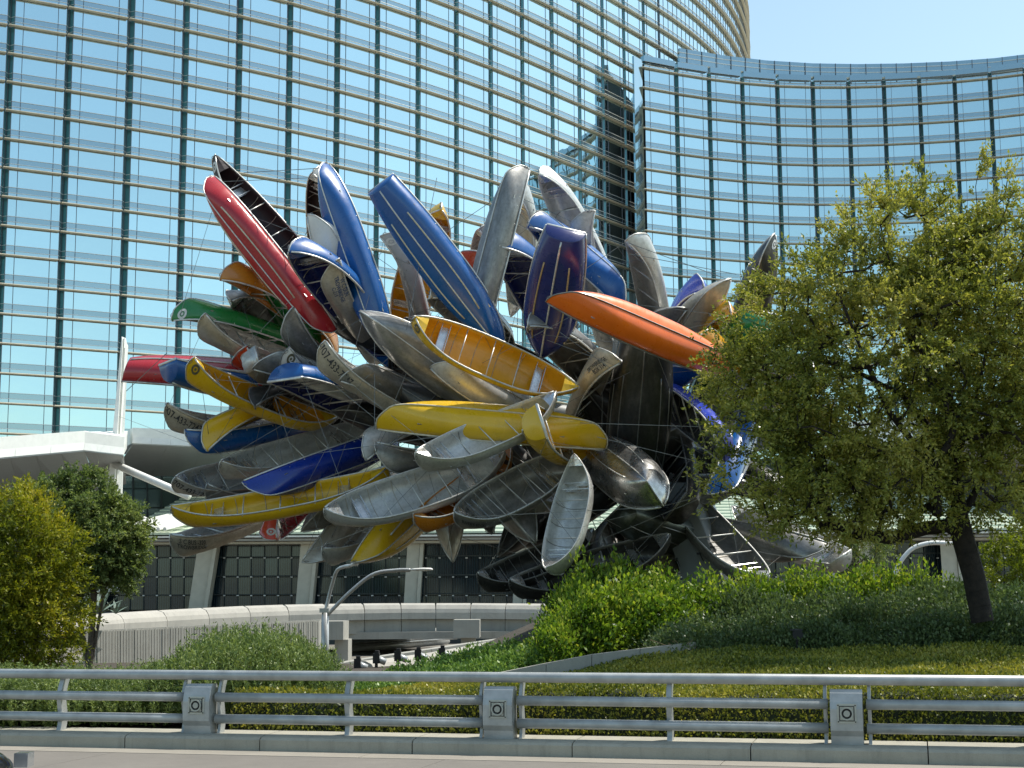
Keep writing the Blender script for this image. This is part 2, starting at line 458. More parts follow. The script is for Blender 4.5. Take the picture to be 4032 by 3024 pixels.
# main tower: starts left of the frame, turns away to the right
uA = [-490, -225, 27, 261, 504, 723, 936, 1136, 1325, 1484, 1646, 1797, 1933, 2058, 2176, 2283, 2377, 2462, 2541, 2602]
kk = np.polyfit([140, 600, 1136, 1650, 2000, 2350, 2600], [.0128, .0165, .0221, .0295, .0430, .0590, .0700], 3); ki = np.polyint(kk)
def zu(u): return float(164.4 + np.polyval(ki, u) - np.polyval(ki, 261))
ptsA = [Vector((at(u, 520, zu(u)).x, zu(u), 0)) for u in uA]
zA = at(261, 359, 164.4).z
zA0 = zA - FH * math.floor(zA / FH)
tw = empty('glass_tower', (ptsA[0].x, ptsA[0].y, 0), 'tall mirror glass hotel tower that fills the upper left and curves away behind the boats', 'tower')
facade(tw, ptsA, [zA0 + FH * k for k in range(3, 38)])
# the same tower bends round in smooth glass without recesses
h0 = math.degrees(math.atan2((ptsA[-1] - ptsA[-2]).y, (ptsA[-1] - ptsA[-2]).x))
best = None
for turn in np.linspace(1.5, 9, 150):      # bend so that its edge lies where the sky begins
    pts = corner_list(ptsA[-1], [h0 + turn * (i + .5) for i in range(16)], 5.0)
    e = abs(max((q.x / q.y) for q in pts) - at(2941, 140, 1).x)
    if best is None or e < best[0]: best = (e, pts)
ptsB = best[1]
facade(tw, ptsB, [zA0 + FH * k for k in range(18, 38)], notch=False, limit=0)
body(tw, ptsA + ptsB[1:], [Vector((-10, 330, 0)), Vector((-110, 240, 0))], zA0 + FH * 38, 'tower_core', M['core'])

# lower wing: concave, its roof line in view
us = [2500, 2533, 2666, 2795, 2926, 3064, 3204, 3345, 3485, 3625, 3765, 3905, 4045, 4190, 4340]
ys_ = [225, 227, 230, 232.5, 234.5, 236, 236.7, 236.8, 236.4, 235.6, 234.5, 233, 231, 228.5, 225.5]
ptsW = [Vector((at(u, 470, y).x, y, 0)) for u, y in zip(us, ys_)]
zW = at(2926, 328, 234.5).z
wg = empty('glass_wing', (ptsW[0].x, ptsW[0].y, 0), 'lower concave mirror glass wing with a stepped roof line under open sky', 'building')
facade(wg, ptsW[1:], [zW - FH * k for k in range(23, -1, -1)], limit=300, cap=True)
p = MB(); c = MB()
for i in range(len(ptsW) - 1):   # parapet of each bay and the joining strip to the tower
    a, b = ptsW[i], ptsW[i + 1]; d = (b - a); u = d.normalized(); inn = Vector((-u.y, u.x, 0))
    if i == 0:
        q = [a, b, b + inn * .3, a + inn * .3]
        s = MB(); s.hexa([x + Vector((0, 0, 2)) for x in q] + [x + Vector((0, 0, zW + 1.2)) for x in q]); s.build('corner_strip', M['strip'], wg); continue
    e = u * .25
    q = [a + e - inn * .12, b - e - inn * .12, b - e + inn * .9, a + e + inn * .9]
    s = MB(); s.hexa([x + Vector((0, 0, zW + 1.13)) for x in q] + [x + Vector((0, 0, zW + 2.0)) for x in q]); s.build('parapet', M['spandrel'], wg)
body(wg, ptsW[1:], [ptsW[-1] + Vector((10, 40, 0)), Vector((70, 268, 0))], zW + .9, 'wing_core', M['core'])
# set-back top storeys
us2 = [2676, 2850, 3020, 3200, 3380, 3560, 3740, 3920, 4100, 4300]
ys2 = [238, 241.5, 244, 245.5, 246, 245.8, 245, 243.5, 241, 238]
ptsP = [Vector((at(u, 300, y).x, y, 0)) for u, y in zip(us2, ys2)]
zP = at(3380, 253, 246).z
for i in range(len(ptsP) - 1):
    a, b = ptsP[i], ptsP[i + 1]; u = (b - a).normalized(); inn = Vector((-u.y, u.x, 0))
    def slab(nm, z0, z1, off, mt):
        q = [a - inn * off, b - inn * off, b + inn * .5, a + inn * .5]
        s = MB(); s.hexa([x + Vector((0, 0, z0)) for x in q] + [x + Vector((0, 0, z1)) for x in q]); return s.build(nm, M[mt], wg)
    slab('penthouse_glass', zP - 8, zP - 2.72, 0, 'vision')
    slab('penthouse_band', zP - 2.45, zP - 1.55, .06, 'spandrel'); slab('penthouse_band', zP - 1.4, zP - .75, .06, 'spandrel'); slab('penthouse_band', zP - .6, zP, .1, 'spandrel')
    slab('penthouse_trim', zP - 2.72, zP - 2.45, .5, 'shade'); slab('penthouse_trim', zP - 1.55, zP - 1.4, .12, 'mull'); slab('penthouse_trim', zP - .75, zP - .6, .12, 'mull')
    for k in range(3):
        s = MB(); q = a + (b - a) * ((k + .5) / 3) - inn * .2; s.tube([q + Vector((0, 0, zP - 8)), q + Vector((0, 0, zP))], .06, 4); s.build('penthouse_mullion', M['mulld'], wg)
body(wg, ptsP, [ptsP[-1] + Vector((0, 25, 0)), ptsP[0] + Vector((6, 30, 0))], zP - .05, 'penthouse_core', M['core'], .3, 60)

# ------------------------------------------------------------------ lobby building
YL = 88.0
lb = empty('lobby_building', (at(1300, 2390, YL).x, YL, 0), 'low entrance building with dark glass wall, slanted cream columns and pale glass roof', 'building')
def quadbox(pts, thick, name, mat, parent, dirv=None):
    """a flat panel of four corners given thickness away from the viewer"""
    pts = [Vector(p) for p in pts]; n = (pts[1] - pts[0]).cross(pts[3] - pts[0]).normalized()
    if n.y < 0: n = -n
    if dirv is not None: n = Vector(dirv)
    b = MB(); b.hexa(pts + [p + n * thick for p in pts]); return b.build(name, mat, parent)

rows = [2118, 2197, 2272, 2345, 2402]
cols_ = [300 + 53.0 * k for k in range(72)]
gm = {}
for j in range(4):
    for k in range(len(cols_) - 1):
        u0_, u1_ = cols_[k], cols_[k + 1]
        if 2240 < u0_ < 2600: continue
        a, b = at(u0_ + 1, rows[j + 1] - 1, YL), at(u1_ - 1, rows[j] + 1, YL)
        key = (j,)
        if key not in gm:
            w, h = b.x - a.x, b.z - a.z
            q = MB(); q.box((w / 2, .04, h / 2), (w, .08, h)); gm[key] = q.mesh('glass_pane', M['lobbyglass'])
        o = link('glass_pane', gm[key], lb); o.location = a - wloc(lb)
        o.rotation_euler = (rnd.uniform(-.01, .01), 0, rnd.uniform(-.01, .01))
fr = MB()
for u in cols_:
    fr.tube([at(u, 2402, YL - .06), at(u, 2110, YL - .06)], .032, 4)
for v in rows[1:4]:
    a, b = at(300, v, YL - .07), at(4060, v, YL - .07); fr.box(((a.x + b.x) / 2, YL - .07, a.z), (b.x - a.x, .08, .07))
tag(fr.build('window_frame', M['framedark'], lb), kind='stuff')
cl = MB()
for u in cols_:
    for v in rows[1:4]:
        q = at(u, v, YL - .16); cl.box(q, (.12, .06, .06))
tag(cl.build('glazing_clip', M['whitemetal'], lb), kind='stuff')
bb = MB()   # fine vertical blinds right behind the glass would not show; a dark room does
a, b = at(280, 2410, YL + .6), at(4100, 2080, YL + .6); bb.box(((a.x + b.x) / 2, YL + 3, (a.z + b.z) / 2), (b.x - a.x, 4.5, b.z - a.z)); bb.build('dark_interior', M['framedark'], lb)
for (t0, t1, b0, b1) in ((783, 845, 740, 800), (1186, 1240, 1162, 1212), (1606, 1655, 1588, 1636), (2032, 2070, 2017, 2055), (2440, 2480, 2440, 2480), (380, 445, 312, 376), (3380, 3425, 3390, 3440), (3700, 3760, 3720, 3785)):
    y = YL - 1.6
    b = MB(); f = [at(b0, 2405, y), at(b1, 2405, y), at(b1, 2405, y + 1), at(b0, 2405, y + 1), at(t0, 2120, y), at(t1, 2120, y), at(t1, 2120, y + 1), at(t0, 2120, y + 1)]
    b.hexa(f); o = b.build('column', M['lobbycol'], lb)
    s = MB(); w = .22
    f2 = [at(b1, 2405, y) + Vector((.02, -.12, 0)), at(b1, 2405, y) + Vector((w, -.12, 0)), at(b1, 2405, y) + Vector((w, .9, 0)), at(b1, 2405, y) + Vector((.02, .9, 0)),
          at(t1, 2120, y) + Vector((.02, -.12, 0)), at(t1, 2120, y) + Vector((w, -.12, 0)), at(t1, 2120, y) + Vector((w, .9, 0)), at(t1, 2120, y) + Vector((.02, .9, 0))]
    s.hexa(f2); s.build('column_fin', M['lobbycol'], o)
for v0, v1, y, mt in ((2098, 2112, YL - 3.2, 'whitemetal'), (2112, 2124, YL - 2.7, 'soffit'), (2124, 2136, YL - 2.2, 'lobbycol')):
    a, b = at(470, v1, y), at(4100, v0, y); q = MB(); q.box(((a.x + b.x) / 2, y + 1.2, (a.z + b.z) / 2), (b.x - a.x, 2.4, b.z - a.z)); q.build('eaves_beam', M[mt], lb)
# sloping roof of fritted glass sheets
yn, yf = YL - 3.3, YL + 13
zn, zf = at(1300, 2098, yn).z, at(1300, 1952, yf).z
xs_ = np.linspace(at(470, 2098, yn).x, at(4100, 2098, yn).x, 28); nr = 12
sh = None
for i in range(len(xs_) - 1):
    for j in range(nr):
        t0, t1 = j / nr, (j + 1) / nr
        if sh is None:
            q = MB(); w = xs_[1] - xs_[0] - .06; dy, dz = (yf - yn) / nr, (zf - zn) / nr
            q.hexa([(0, 0, -.06), (w, 0, -.06), (w, dy, dz - .06), (0, dy, dz - .06), (0, 0, .05), (w, 0, .05), (w, dy, dz - .03), (0, dy, dz - .03)])
            sh = q.mesh('roof_pane', M['roofglass'])
        o = link('roof_pane', sh, lb); o.location = Vector((xs_[i], yn + (yf - yn) * t0, zn + (zf - zn) * t0 + .06 * 0)) - wloc(lb)
for i in range(0, 9):   # white ribs at the left end of the roof
    x0 = at(445 + i * 26, 2100, yn).x
    q = MB(); q.tube([(x0, yn - .3, zn + .25), (x0 + 2.6, yf - 6, zf - 1.1)], .11, 5); q.build('roof_rib', M['whitemetal'], lb)
# gallery wall of teal glass above the roof
rws = [2075, 2000, 1925, 1850]; yg = YL + 14
for j in range(3):
    for k in range(34):
        u0_ = 300 + 56 * k
        a, b = at(u0_ + 2, rws[j] - 2, yg), at(u0_ + 54, rws[j + 1] + 2, yg)
        q = MB(); q.box(((a.x + b.x) / 2, yg, (a.z + b.z) / 2), (b.x - a.x, .1, b.z - a.z)); o = q.build('gallery_pane', M['upperglass'], lb); o.rotation_euler = (0, 0, 0)
q = MB(); a, b = at(250, 2120, yg + .4), at(4100, 1800, yg + .4); q.box(((a.x + b.x) / 2, yg + 4, (a.z + b.z) / 2), (b.x - a.x, 7, b.z - a.z)); q.build('gallery_core', M['framedark'], lb)
fr = MB()
for k in range(35):
    fr.tube([at(300 + 56 * k, 2078, yg - .1), at(300 + 56 * k, 1846, yg - .1)], .06, 4)
tag(fr.build('gallery_frame', M['framedark'], lb), kind='stuff')

def slab_poly(name, top, dz, mat, parent):
    """solid from a ring of points, dz downwards"""
    n = len(top); b = MB(); b.add([Vector(p) for p in top] + [Vector(p) - Vector((0, 0, dz)) for p in top],
                                  [tuple(range(n)), tuple(range(n, 2 * n))[::-1]] + [(i, n + i, n + (i + 1) % n, (i + 1) % n) for i in range(n)])
    return b.build(name, mat, parent)

def canopy(label, fl, fr_, bl, br, h, soff, cat='canopy', panels=5, tip=None):
    """roof slab: fascia panels in front, grey soffit rising to the wall behind"""
    ro = empty('entrance_canopy', (fl.x, fl.y, 0), label, cat)
    up = Vector((0, 0, h))
    b = MB(); b.hexa([fl + Vector((0, .1, .02)), fr_ + Vector((0, .1, .02)), br, bl, fl + up + Vector((0, .1, 0)), fr_ + up + Vector((0, .1, 0)), br + up, bl + up]); b.build('roof_slab', M['whitemetal'], ro)
    for k in range(panels):
        a, c = fl.lerp(fr_, k / panels), fl.lerp(fr_, (k + 1) / panels); s = (c - a) * .006; back = Vector((0, .12, 0))
        q = MB(); lean = Vector((0, -.25, 0))
        q.hexa([a + s, c - s, c - s + back, a + s + back, a + s + up + lean * -1, c - s + up - lean, c - s + up + back - lean, a + s + up + back - lean]); q.build('fascia_panel', M['whitemetal'], ro)
    # soffit: boards that drop back to the wall
    n = 7
    for k in range(n):
        a, c = fl.lerp(fr_, k / n), fl.lerp(fr_, (k + 1) / n); a2, c2 = bl.lerp(br, k / n) - Vector((0, 0, soff)), bl.lerp(br, (k + 1) / n) - Vector((0, 0, soff))
        d = (c - a) * .004; z = Vector((0, 0, .05)); e = Vector((0, .08, -.01))
        q = MB(); q.hexa([a + d + e - z, c - d + e - z, c2 - d - z, a2 + d - z, a + d + e, c - d + e, c2 - d, a2 + d]); q.build('soffit_panel', M['soffit'], ro)
    return ro

canopy('white canopy with a sharp corner at the left edge, in front of the pylon', at(330, 1772, 82), at(486, 1790, 84), at(400, 1815, 93) + Vector((0, 0, .6)), at(500, 1800, 93) + Vector((0, 0, .6)), 1.0, 2.2, panels=3)
canopy('shaded grey faced canopy running off the left edge of the picture', at(-420, 1840, 70), at(330, 1772, 82), at(-300, 1850, 92), at(400, 1815, 93) + Vector((0, 0, .6)), 1.05, 2.6, panels=5)
canopy('long white canopy just right of the white pylon', at(520, 1745, 92), at(1500, 1790, 92), at(440, 1860, 101) + Vector((0, 0, 1.2)), at(1500, 1860, 101) + Vector((0, 0, 1.2)), .95, 1.4, panels=13)
canopy('white canopy seen through the crown of the big tree', at(3250, 1760, 92), at(4120, 1690, 92), at(3250, 1850, 101) + Vector((0, 0, 1.2)), at(4120, 1850, 101) + Vector((0, 0, 1.2)), 1.4, 1.4, panels=9)

py = empty('pylon', (at(455, 2300, 86).x, 86, 0), 'tall tapering white pylon with a forked tip, left of the boats', 'pylon')
def prism(parent, name, b4, t4, mat):
    q = MB(); q.hexa(b4 + t4); return q.build(name, M[mat], parent)
yq = 86.0
prism(py, 'left_blade', [at(385, 2330, yq), at(425, 2330, yq), at(425, 2330, yq) + Vector((.25, 1.6, 0)), at(385, 2330, yq) + Vector((.25, 1.6, 0))],
      [at(479, 1325, yq), at(483, 1340, yq), at(483, 1340, yq) + Vector((.1, .5, 0)), at(479, 1325, yq) + Vector((.1, .5, 0))], 'whitemetal')
prism(py, 'right_blade', [at(427, 2330, yq + .1), at(462, 2330, yq + .5), at(462, 2330, yq + 1.7), at(427, 2330, yq + 1.7)],
      [at(490, 1328, yq + .1), at(505, 1362, yq + .5), at(505, 1362, yq + 1.0), at(490, 1328, yq + .6)], 'whitemetal')
prism(py, 'core_blade', [at(419, 2330, yq + .15), at(434, 2330, yq + .15), at(434, 2330, yq + 1.3), at(419, 2330, yq + 1.3)],
      [at(482, 1370, yq + .15), at(492, 1370, yq + .15), at(492, 1370, yq + .8), at(482, 1370, yq + .8)], 'lobbycol')
q = MB(); q.tube([at(452, 1828, yq), at(745, 1955, yq - 2)], .21, 10); q.build('brace', M['whitemetal'], py, True)
q = MB(); q.tube([at(440, 1990, yq + 6), at(650, 2075, yq + 2)], .12, 8); q.build('stay', M['whitemetal'], py, True)
lw = empty('louvred_wall', (at(80, 2300, 92).x, 92, 0), 'grey louvred wall under the canopy at the left edge', 'wall')
q = MB(); a, b = at(-300, 2350, 92), at(330, 1790, 92); q.box(((a.x + b.x) / 2, 92.3, (a.z + b.z) / 2), (b.x - a.x, .4, b.z - a.z)); q.build('backing', M['soffit'], lw)
for k in range(26):
    v = 1800 + k * 9; a, b = at(24, v + 5, 91.8), at(108, v, 91.8); q = MB(); q.box(((a.x + b.x) / 2, 91.9, (a.z + b.z) / 2), (b.x - a.x, .2, .07)); q.build('louvre', M['louvre'], lw)
q = MB(); a, b = at(0, 2350, 91.4), at(22, 1780, 91.4); q.box(((a.x + b.x) / 2, 91.4, (a.z + b.z) / 2), (b.x - a.x, .5, b.z - a.z)); q.build('corner_post', M['pole'], lw)

# ------------------------------------------------------------------ concrete ramp and bridge
def wall_strip(name, us, vb, vt, ys, thick, mat, parent, round_top=False, gap=.012):
    """one block per span between the given pixels columns"""
    out = []
    for k in range(len(us) - 1):
        a, b = at(us[k], vb[k], ys[k]), at(us[k + 1], vb[k + 1], ys[k + 1]); c, d = at(us[k], vt[k], ys[k]), at(us[k + 1], vt[k + 1], ys[k + 1])
        u = (b - a); u.z = 0; L = u.length; u /= L; n = Vector((-u.y, u.x, 0)); s = u * gap
        q = MB()
        if round_top:
            P0, P1 = [], []
            h0, h1 = c.z - a.z, d.z - b.z; r = .38
            prof = [(0, 0), (0, 1 - .6), (.06, 1 - .36), (.2, 1 - .12), (.45, 1.0), (.75, .98), (thick, .85), (thick, 0)]
            P0 = [a + s + n * x + Vector((0, 0, h0 * z)) for x, z in prof]; P1 = [b - s + n * x + Vector((0, 0, h1 * z)) for x, z in prof]
            m_ = len(prof); q.add(P0 + P1, [tuple(range(m_))[::-1], tuple(range(m_, 2 * m_))] + [(i, (i + 1) % m_, m_ + (i + 1) % m_, m_ + i) for i in range(m_)])
        else:
            q.hexa([a + s, b - s, b - s + n * thick, a + s + n * thick, c + s, d - s, d - s + n * thick, c + s + n * thick])
        out.append(q.build(name, mat, parent))
    return out

br = empty('concrete_bridge', (at(1500, 2590, 66).x, 66, 0), 'curved pale concrete bridge parapet running between hedge and lobby', 'bridge')
ub = [150, 330, 489, 658, 824, 987, 1138, 1290, 1436, 1580, 1716, 1852, 1989, 2126, 2270, 2420]
vt = [2452, 2432, 2413, 2403, 2394, 2386, 2381, 2378, 2376, 2375, 2375, 2375, 2376, 2377, 2378, 2380]
vb = [2500, 2486, 2482, 2473, 2464, 2457, 2450, 2445, 2441, 2438, 2437, 2437, 2438, 2440, 2442, 2444]
yb = [50, 53.5, 56.5, 59.3, 61.5, 63.3, 64.7, 65.7, 66.4, 66.8, 67, 67, 66.8, 66.5, 66, 65.4]
wall_strip('parapet_block', ub, vb, vt, yb, 1.1, M['conc'], br, True)
wall_strip('edge_beam', ub[4:], [v + 54 for v in vb[4:]], [v + 1 for v in vb[4:]], [y + .25 for y in yb[4:]], .9, M['conc2'], br)
for (u0_, u1_, v0, v1, y) in ((1255, 1352, 2446, 2520, 60), (1785, 1888, 2440, 2512, 64)):
    a, b = at(u0_, v1, y), at(u1_, v0, y); q = MB(); q.box(((a.x + b.x) / 2, y + 1, (a.z + b.z) / 2), (b.x - a.x, 2, b.z - a.z)); o = q.build('pier_cap', M['conc2'], br)
    q = MB(); q.box(((a.x + b.x) / 2 + (.05 if u0_ > 1500 else .35), y + 1.2, a.z / 2 - .9), ((b.x - a.x) * .55, 1.4, a.z + 1.8)); q.build('pier', M['conc2'], br)
a, b = at(1300, 2500, 75), at(2300, 2500, 75); q = MB(); q.box(((a.x + b.x) / 2, 71, a.z + .15), (b.x - a.x + 6, 9, .3)); q.build('deck', M['conc2'], br)
q = MB(); q.box(((a.x + b.x) / 2, 84, .2), (b.x - a.x + 30, .4, 2.6)); q.build('back_wall', M['framedark'], br)
for k in range(4):
    a, b = at(1335, 2512 + k * 12, 72), at(1800, 2494 + k * 6, 78); q = MB(); q.tube([a, b], .06, 6); q.build('guard_rail', M['rail'], br, True)
a, b = at(1335, 2560, 72), at(1760, 2520, 78); q = MB(); q.tube([a, b], .22, 6); q.build('steel_beam', M['pole'], br, True)

rw = empty('ribbed_wall', (at(800, 2600, 54).x, 54, 0), 'grey retaining wall of narrow upright concrete ribs at left', 'wall')
n = 92
for k in range(n):
    t0, t1 = k / n, (k + 1) / n; u0_, u1_ = 325 + 930 * t0, 325 + 930 * t1
    y0 = 50.5 + 8 * t0; vt_ = 2488 - 44 * t0; vb_ = 2640 - 10 * t0
    e0, e1 = at(325, 2645, 50.5), at(1258, 2640, 58.5); f0_, f1_ = at(325, 2488, 50.5), at(1258, 2444, 58.5)
    a, b, c, d = e0.lerp(e1, t0 + .0012), e0.lerp(e1, t1 - .0012), f0_.lerp(f1_, t0 + .0012), f0_.lerp(f1_, t1 - .0012); c.z += rnd.uniform(-.012, .012); d.z = c.z
    q = MB(); dd = Vector((0, .2, 0)); jj = Vector((0, rnd.uniform(-.03, .03), 0))
    q.hexa([a + jj, b + jj, b + dd, a + dd, c + jj, d + jj, d + dd, c + dd]); q.build('rib', M['conc2'], rw)
a, b, c, d = at(325, 2645, 50.6), at(1258, 2640, 58.6), at(325, 2484, 50.6), at(1258, 2440, 58.6); dd = Vector((0, .5, 0)); ee = Vector((0, .14, 0))
q = MB(); q.hexa([a + ee, b + ee, b + dd, a + dd, c + ee, d + ee, d + dd, c + dd]); q.build('wall_backing', M['conc2'], rw)

rp = empty('ramp_parapet', (at(1750, 2600, 50).x, 50, 0), 'pair of sloping concrete ramp walls rising to the right below the bridge', 'wall')
wall_strip('ramp_block', [1250, 1400, 1550, 1700, 1835, 1975, 2100, 2240], [2665, 2640, 2616, 2592, 2572, 2552, 2536, 2518], [2628, 2602, 2578, 2556, 2536, 2516, 2500, 2482],
           [56, 57, 58, 59, 60, 61, 62, 63], .5, M['conc2'], rp)
wall_strip('ramp_block', [1480, 1590, 1710, 1860, 2010, 2150, 2300], [2700, 2690, 2672, 2650, 2630, 2612, 2600], [2604, 2592, 2576, 2550, 2520, 2494, 2470],
           [47, 48, 49, 50, 51, 52, 53], .9, M['conc'], rp, True)
for u, v, y, lab in ((1408, 2614, 46.3, 'lowest black flood light box at the foot of the concrete ramp'), (1482, 2592, 46.6, 'second black flood light box from the foot of the concrete ramp'), (1566, 2583, 47, 'middle one of the five black flood light boxes along the ramp'), (1646, 2578, 47.3, 'second black flood light box from the top of the ramp row'), (1740, 2571, 47.6, 'topmost black flood light box, closest to the leafy bushes')):
    q = at(u, v, y); fl = empty('flood_light', (q.x, q.y, 0), lab, 'light', 'flood lights along the ramp')
    s = MB(); s.box(q, (.2, .22, .3)); s.box(q + Vector((.02, 0, .19)), (.12, .2, .08)); s.build('housing', M['dark'], fl)
    s = MB(); s.tube([q, q + Vector((.28, 0, -.12))], .1, 8); s.build('lens_tube', M['pole'], fl, True)
    s = MB(); s.tube([(q.x, q.y, 0), q], .05, 6); s.build('post', M['dark'], fl)

# ------------------------------------------------------------------ boats
class Hull:
    """double ended canoe, square sterned canoe or flat skiff; x towards the visible end, z up"""
    def __init__(s, kind, L=5.2, B=.93, D=.36, E=.62):
        s.kind, s.L, s.B, s.D, s.E = kind, L, B, D, E
        if kind == 'skiff': s.B, s.D, s.E = 1.35, .46, .60
    def P(s, a, t, inset=0.):
        """a -1..1 along, t -1..1 round the girth (0 keel, 1 gunwale)"""
        L, B, D, E, k = s.L, s.B, s.D, s.E, s.kind
        q = abs(a); tt = abs(t)
        sq = (k != 'canoe') and a > 0          # blunt end in front
        hb = B / 2 * (1 - q ** 2.9) ** .90 if q < 1 else 0
        if sq: hb = B / 2 * (1 - .30 * q ** 2.4)
        if k == 'vboat': hb = B / 2 * (1 - q ** 3.0) ** .8 if a > 0 else B / 2 * (1 - .15 * q ** 2)
        zs = D + (E - D) * q ** 3.2 * (.35 if sq else 1)
        zk = .05 * q ** 4 + (.10 * q ** 9 if not sq else .06 * q ** 3)
        n = 3.0 - 1.55 * q ** 2.2 if not sq else 3.0 - .5 * q
        if k == 'skiff': n = 4.2 if sq else 4.2 - 2.4 * q ** 2
        hb = max(0, hb - inset); zk += inset
        ang = tt * math.pi / 2
        y = hb * max(0, math.sin(ang)) ** (2 / n) * (1 if t >= 0 else -1)
        z = zk + (zs - zk) * (1 - max(0, math.cos(ang)) ** (2 / n))
        if sq: x = a * (L / 2) - .10 * (1 - (z - zk) / (zs - zk + 1e-6)) * q ** 6
        else:
            h = max(0, min(1, (z - zk) / (zs - zk + 1e-6)))
            pr = .905 + .095 * math.sin(min(1, h * 1.35) * math.pi / 2) - .012 * max(0, h - .74) / .26
            x = math.copysign(L / 2 * (q - q ** 7 * (1 - pr)), a)
            if inset: x *= 1 - .004 * q ** 8
        return Vector((x, y, z))
    def stations(s, n=31):
        out = []
        for i in range(n):
            u = -1 + 2 * i / (n - 1); out.append(math.copysign(1 - (1 - abs(u)) ** 1.5, u))
        return out
    def skin(s, g=19):
        st = s.stations(); N_ = len(st); V = []; Fc = []; mi = []
        ts = [-1 + 2 * j / (g - 1) for j in range(g)]
        for ins in (0, .014):
            for a in st:
                for t in ts: V.append(s.P(a, t, ins))
        o = N_ * g
        for i in range(N_ - 1):
            for j in range(g - 1):
                A = i * g + j
                Fc.append((A, A + 1, A + g + 1, A + g)); mi.append(0)
                Fc.append((o + A, o + A + g, o + A + g + 1, o + A + 1)); mi.append(1)
        for i in range(N_ - 1):
            for j, fl in ((0, 0), (g - 1, 1)):
                A = i * g + j; f = (A, A + g, o + A + g, o + A); Fc.append(f if not fl else f[::-1]); mi.append(0)
        for i in (0, N_ - 1):
            A = i * g
            if i == 0 or s.kind in ('canoe', 'vboat'):
                for j in range(g - 1): Fc.append((A + j, o + A + j, o + A + j + 1, A + j + 1)); mi.append(0)
            else:
                Fc.append(tuple(A + j for j in range(g))); mi.append(0); Fc.append(tuple(o + A + j for j in range(g))[::-1]); mi.append(1)
        m_ = MB(); m_.v = [tuple(v) for v in V]; m_.f = Fc; m_.mi = mi
        return m_
    def line(s, t, a0, a1, n, out):
        """points along the hull at girth t, pushed out by `out`"""
        r = []
        for i in range(n):
            a = a0 + (a1 - a0) * i / (n - 1); p = s.P(a, t); e = s.P(a, t + (.02 if t < .98 else -.02)); f = s.P(min(.999, a + .01), t) - s.P(max(-.999, a - .01), t)
            nn = (e - p).cross(f); nn = nn.normalized() if nn.length > 1e-9 else Vector((0, 0, -1))
            if nn.dot(Vector((0, p.y, p.z - s.D * 1.2))) < 0: nn = -nn
            r.append(p + nn * out)
        return r


HULLS = {k: Hull(k) for k in ('canoe', 'square', 'skiff')}
HULLS['vboat'] = Hull('vboat', 4.6, 1.75, .62, .80)
PM = {}
def pm(key, fn):
    if key not in PM: PM[key] = fn()
    return PM[key]


def text_mesh(txt):
    def mk():
        c = bpy.data.curves.new('lettering', 'FONT'); c.body = txt; c.size = 1; c.align_x = 'CENTER'; c.align_y = 'CENTER'; c.resolution_u = 2; c.space_line = .85; c.offset = .012
        o = bpy.data.objects.new('lettering', c); col.objects.link(o); dg = bpy.context.evaluated_depsgraph_get(); dg.update()
        me = bpy.data.meshes.new_from_object(o.evaluated_get(dg)); bpy.data.objects.remove(o); bpy.data.curves.remove(c)
        v = [tuple(x.co) for x in me.vertices]; f = [tuple(p.vertices) for p in me.polygons]; bpy.data.meshes.remove(me); return v, f
    return pm('T' + txt, mk)


def hull_print(h, verts, faces, mat, a_c, t_c, side, size, name, parent, flip=1):
    """flat print wrapped onto the hull side: x along, y round the girth"""
    V = []
    for x, y, z in verts:
        a = a_c + x * size * 2 / h.L * flip; t = side * (t_c + y * size / .62)
        a = max(-.985, min(.985, a)); t = max(-.985, min(.985, t))
        p = h.P(a, t); e = h.P(a, t + .02) - h.P(a, t - .02); f = h.P(a + .008, t) - h.P(a - .008, t); nn = e.cross(f)
        nn = nn.normalized() if nn.length > 1e-9 else Vector((0, side, 0))
        if nn.y * side < 0: nn = -nn
        V.append(p + nn * .007)
    q = MB(); q.add(V, faces); me = q.mesh(name, mat); return link(name, me, parent)


def ring_mesh(r0_, r1_, n=20, cut=None):
    v, f = [], []
    for i in range(n):
        a = 2 * math.pi * i / n; v += [(math.cos(a) * r0_, math.sin(a) * r0_, 0), (math.cos(a) * r1_, math.sin(a) * r1_, 0)]
    for i in range(n):
        j = (i + 1) % n
        f.append((2 * i, 2 * i + 1, 2 * j + 1, 2 * j))
    return v, f


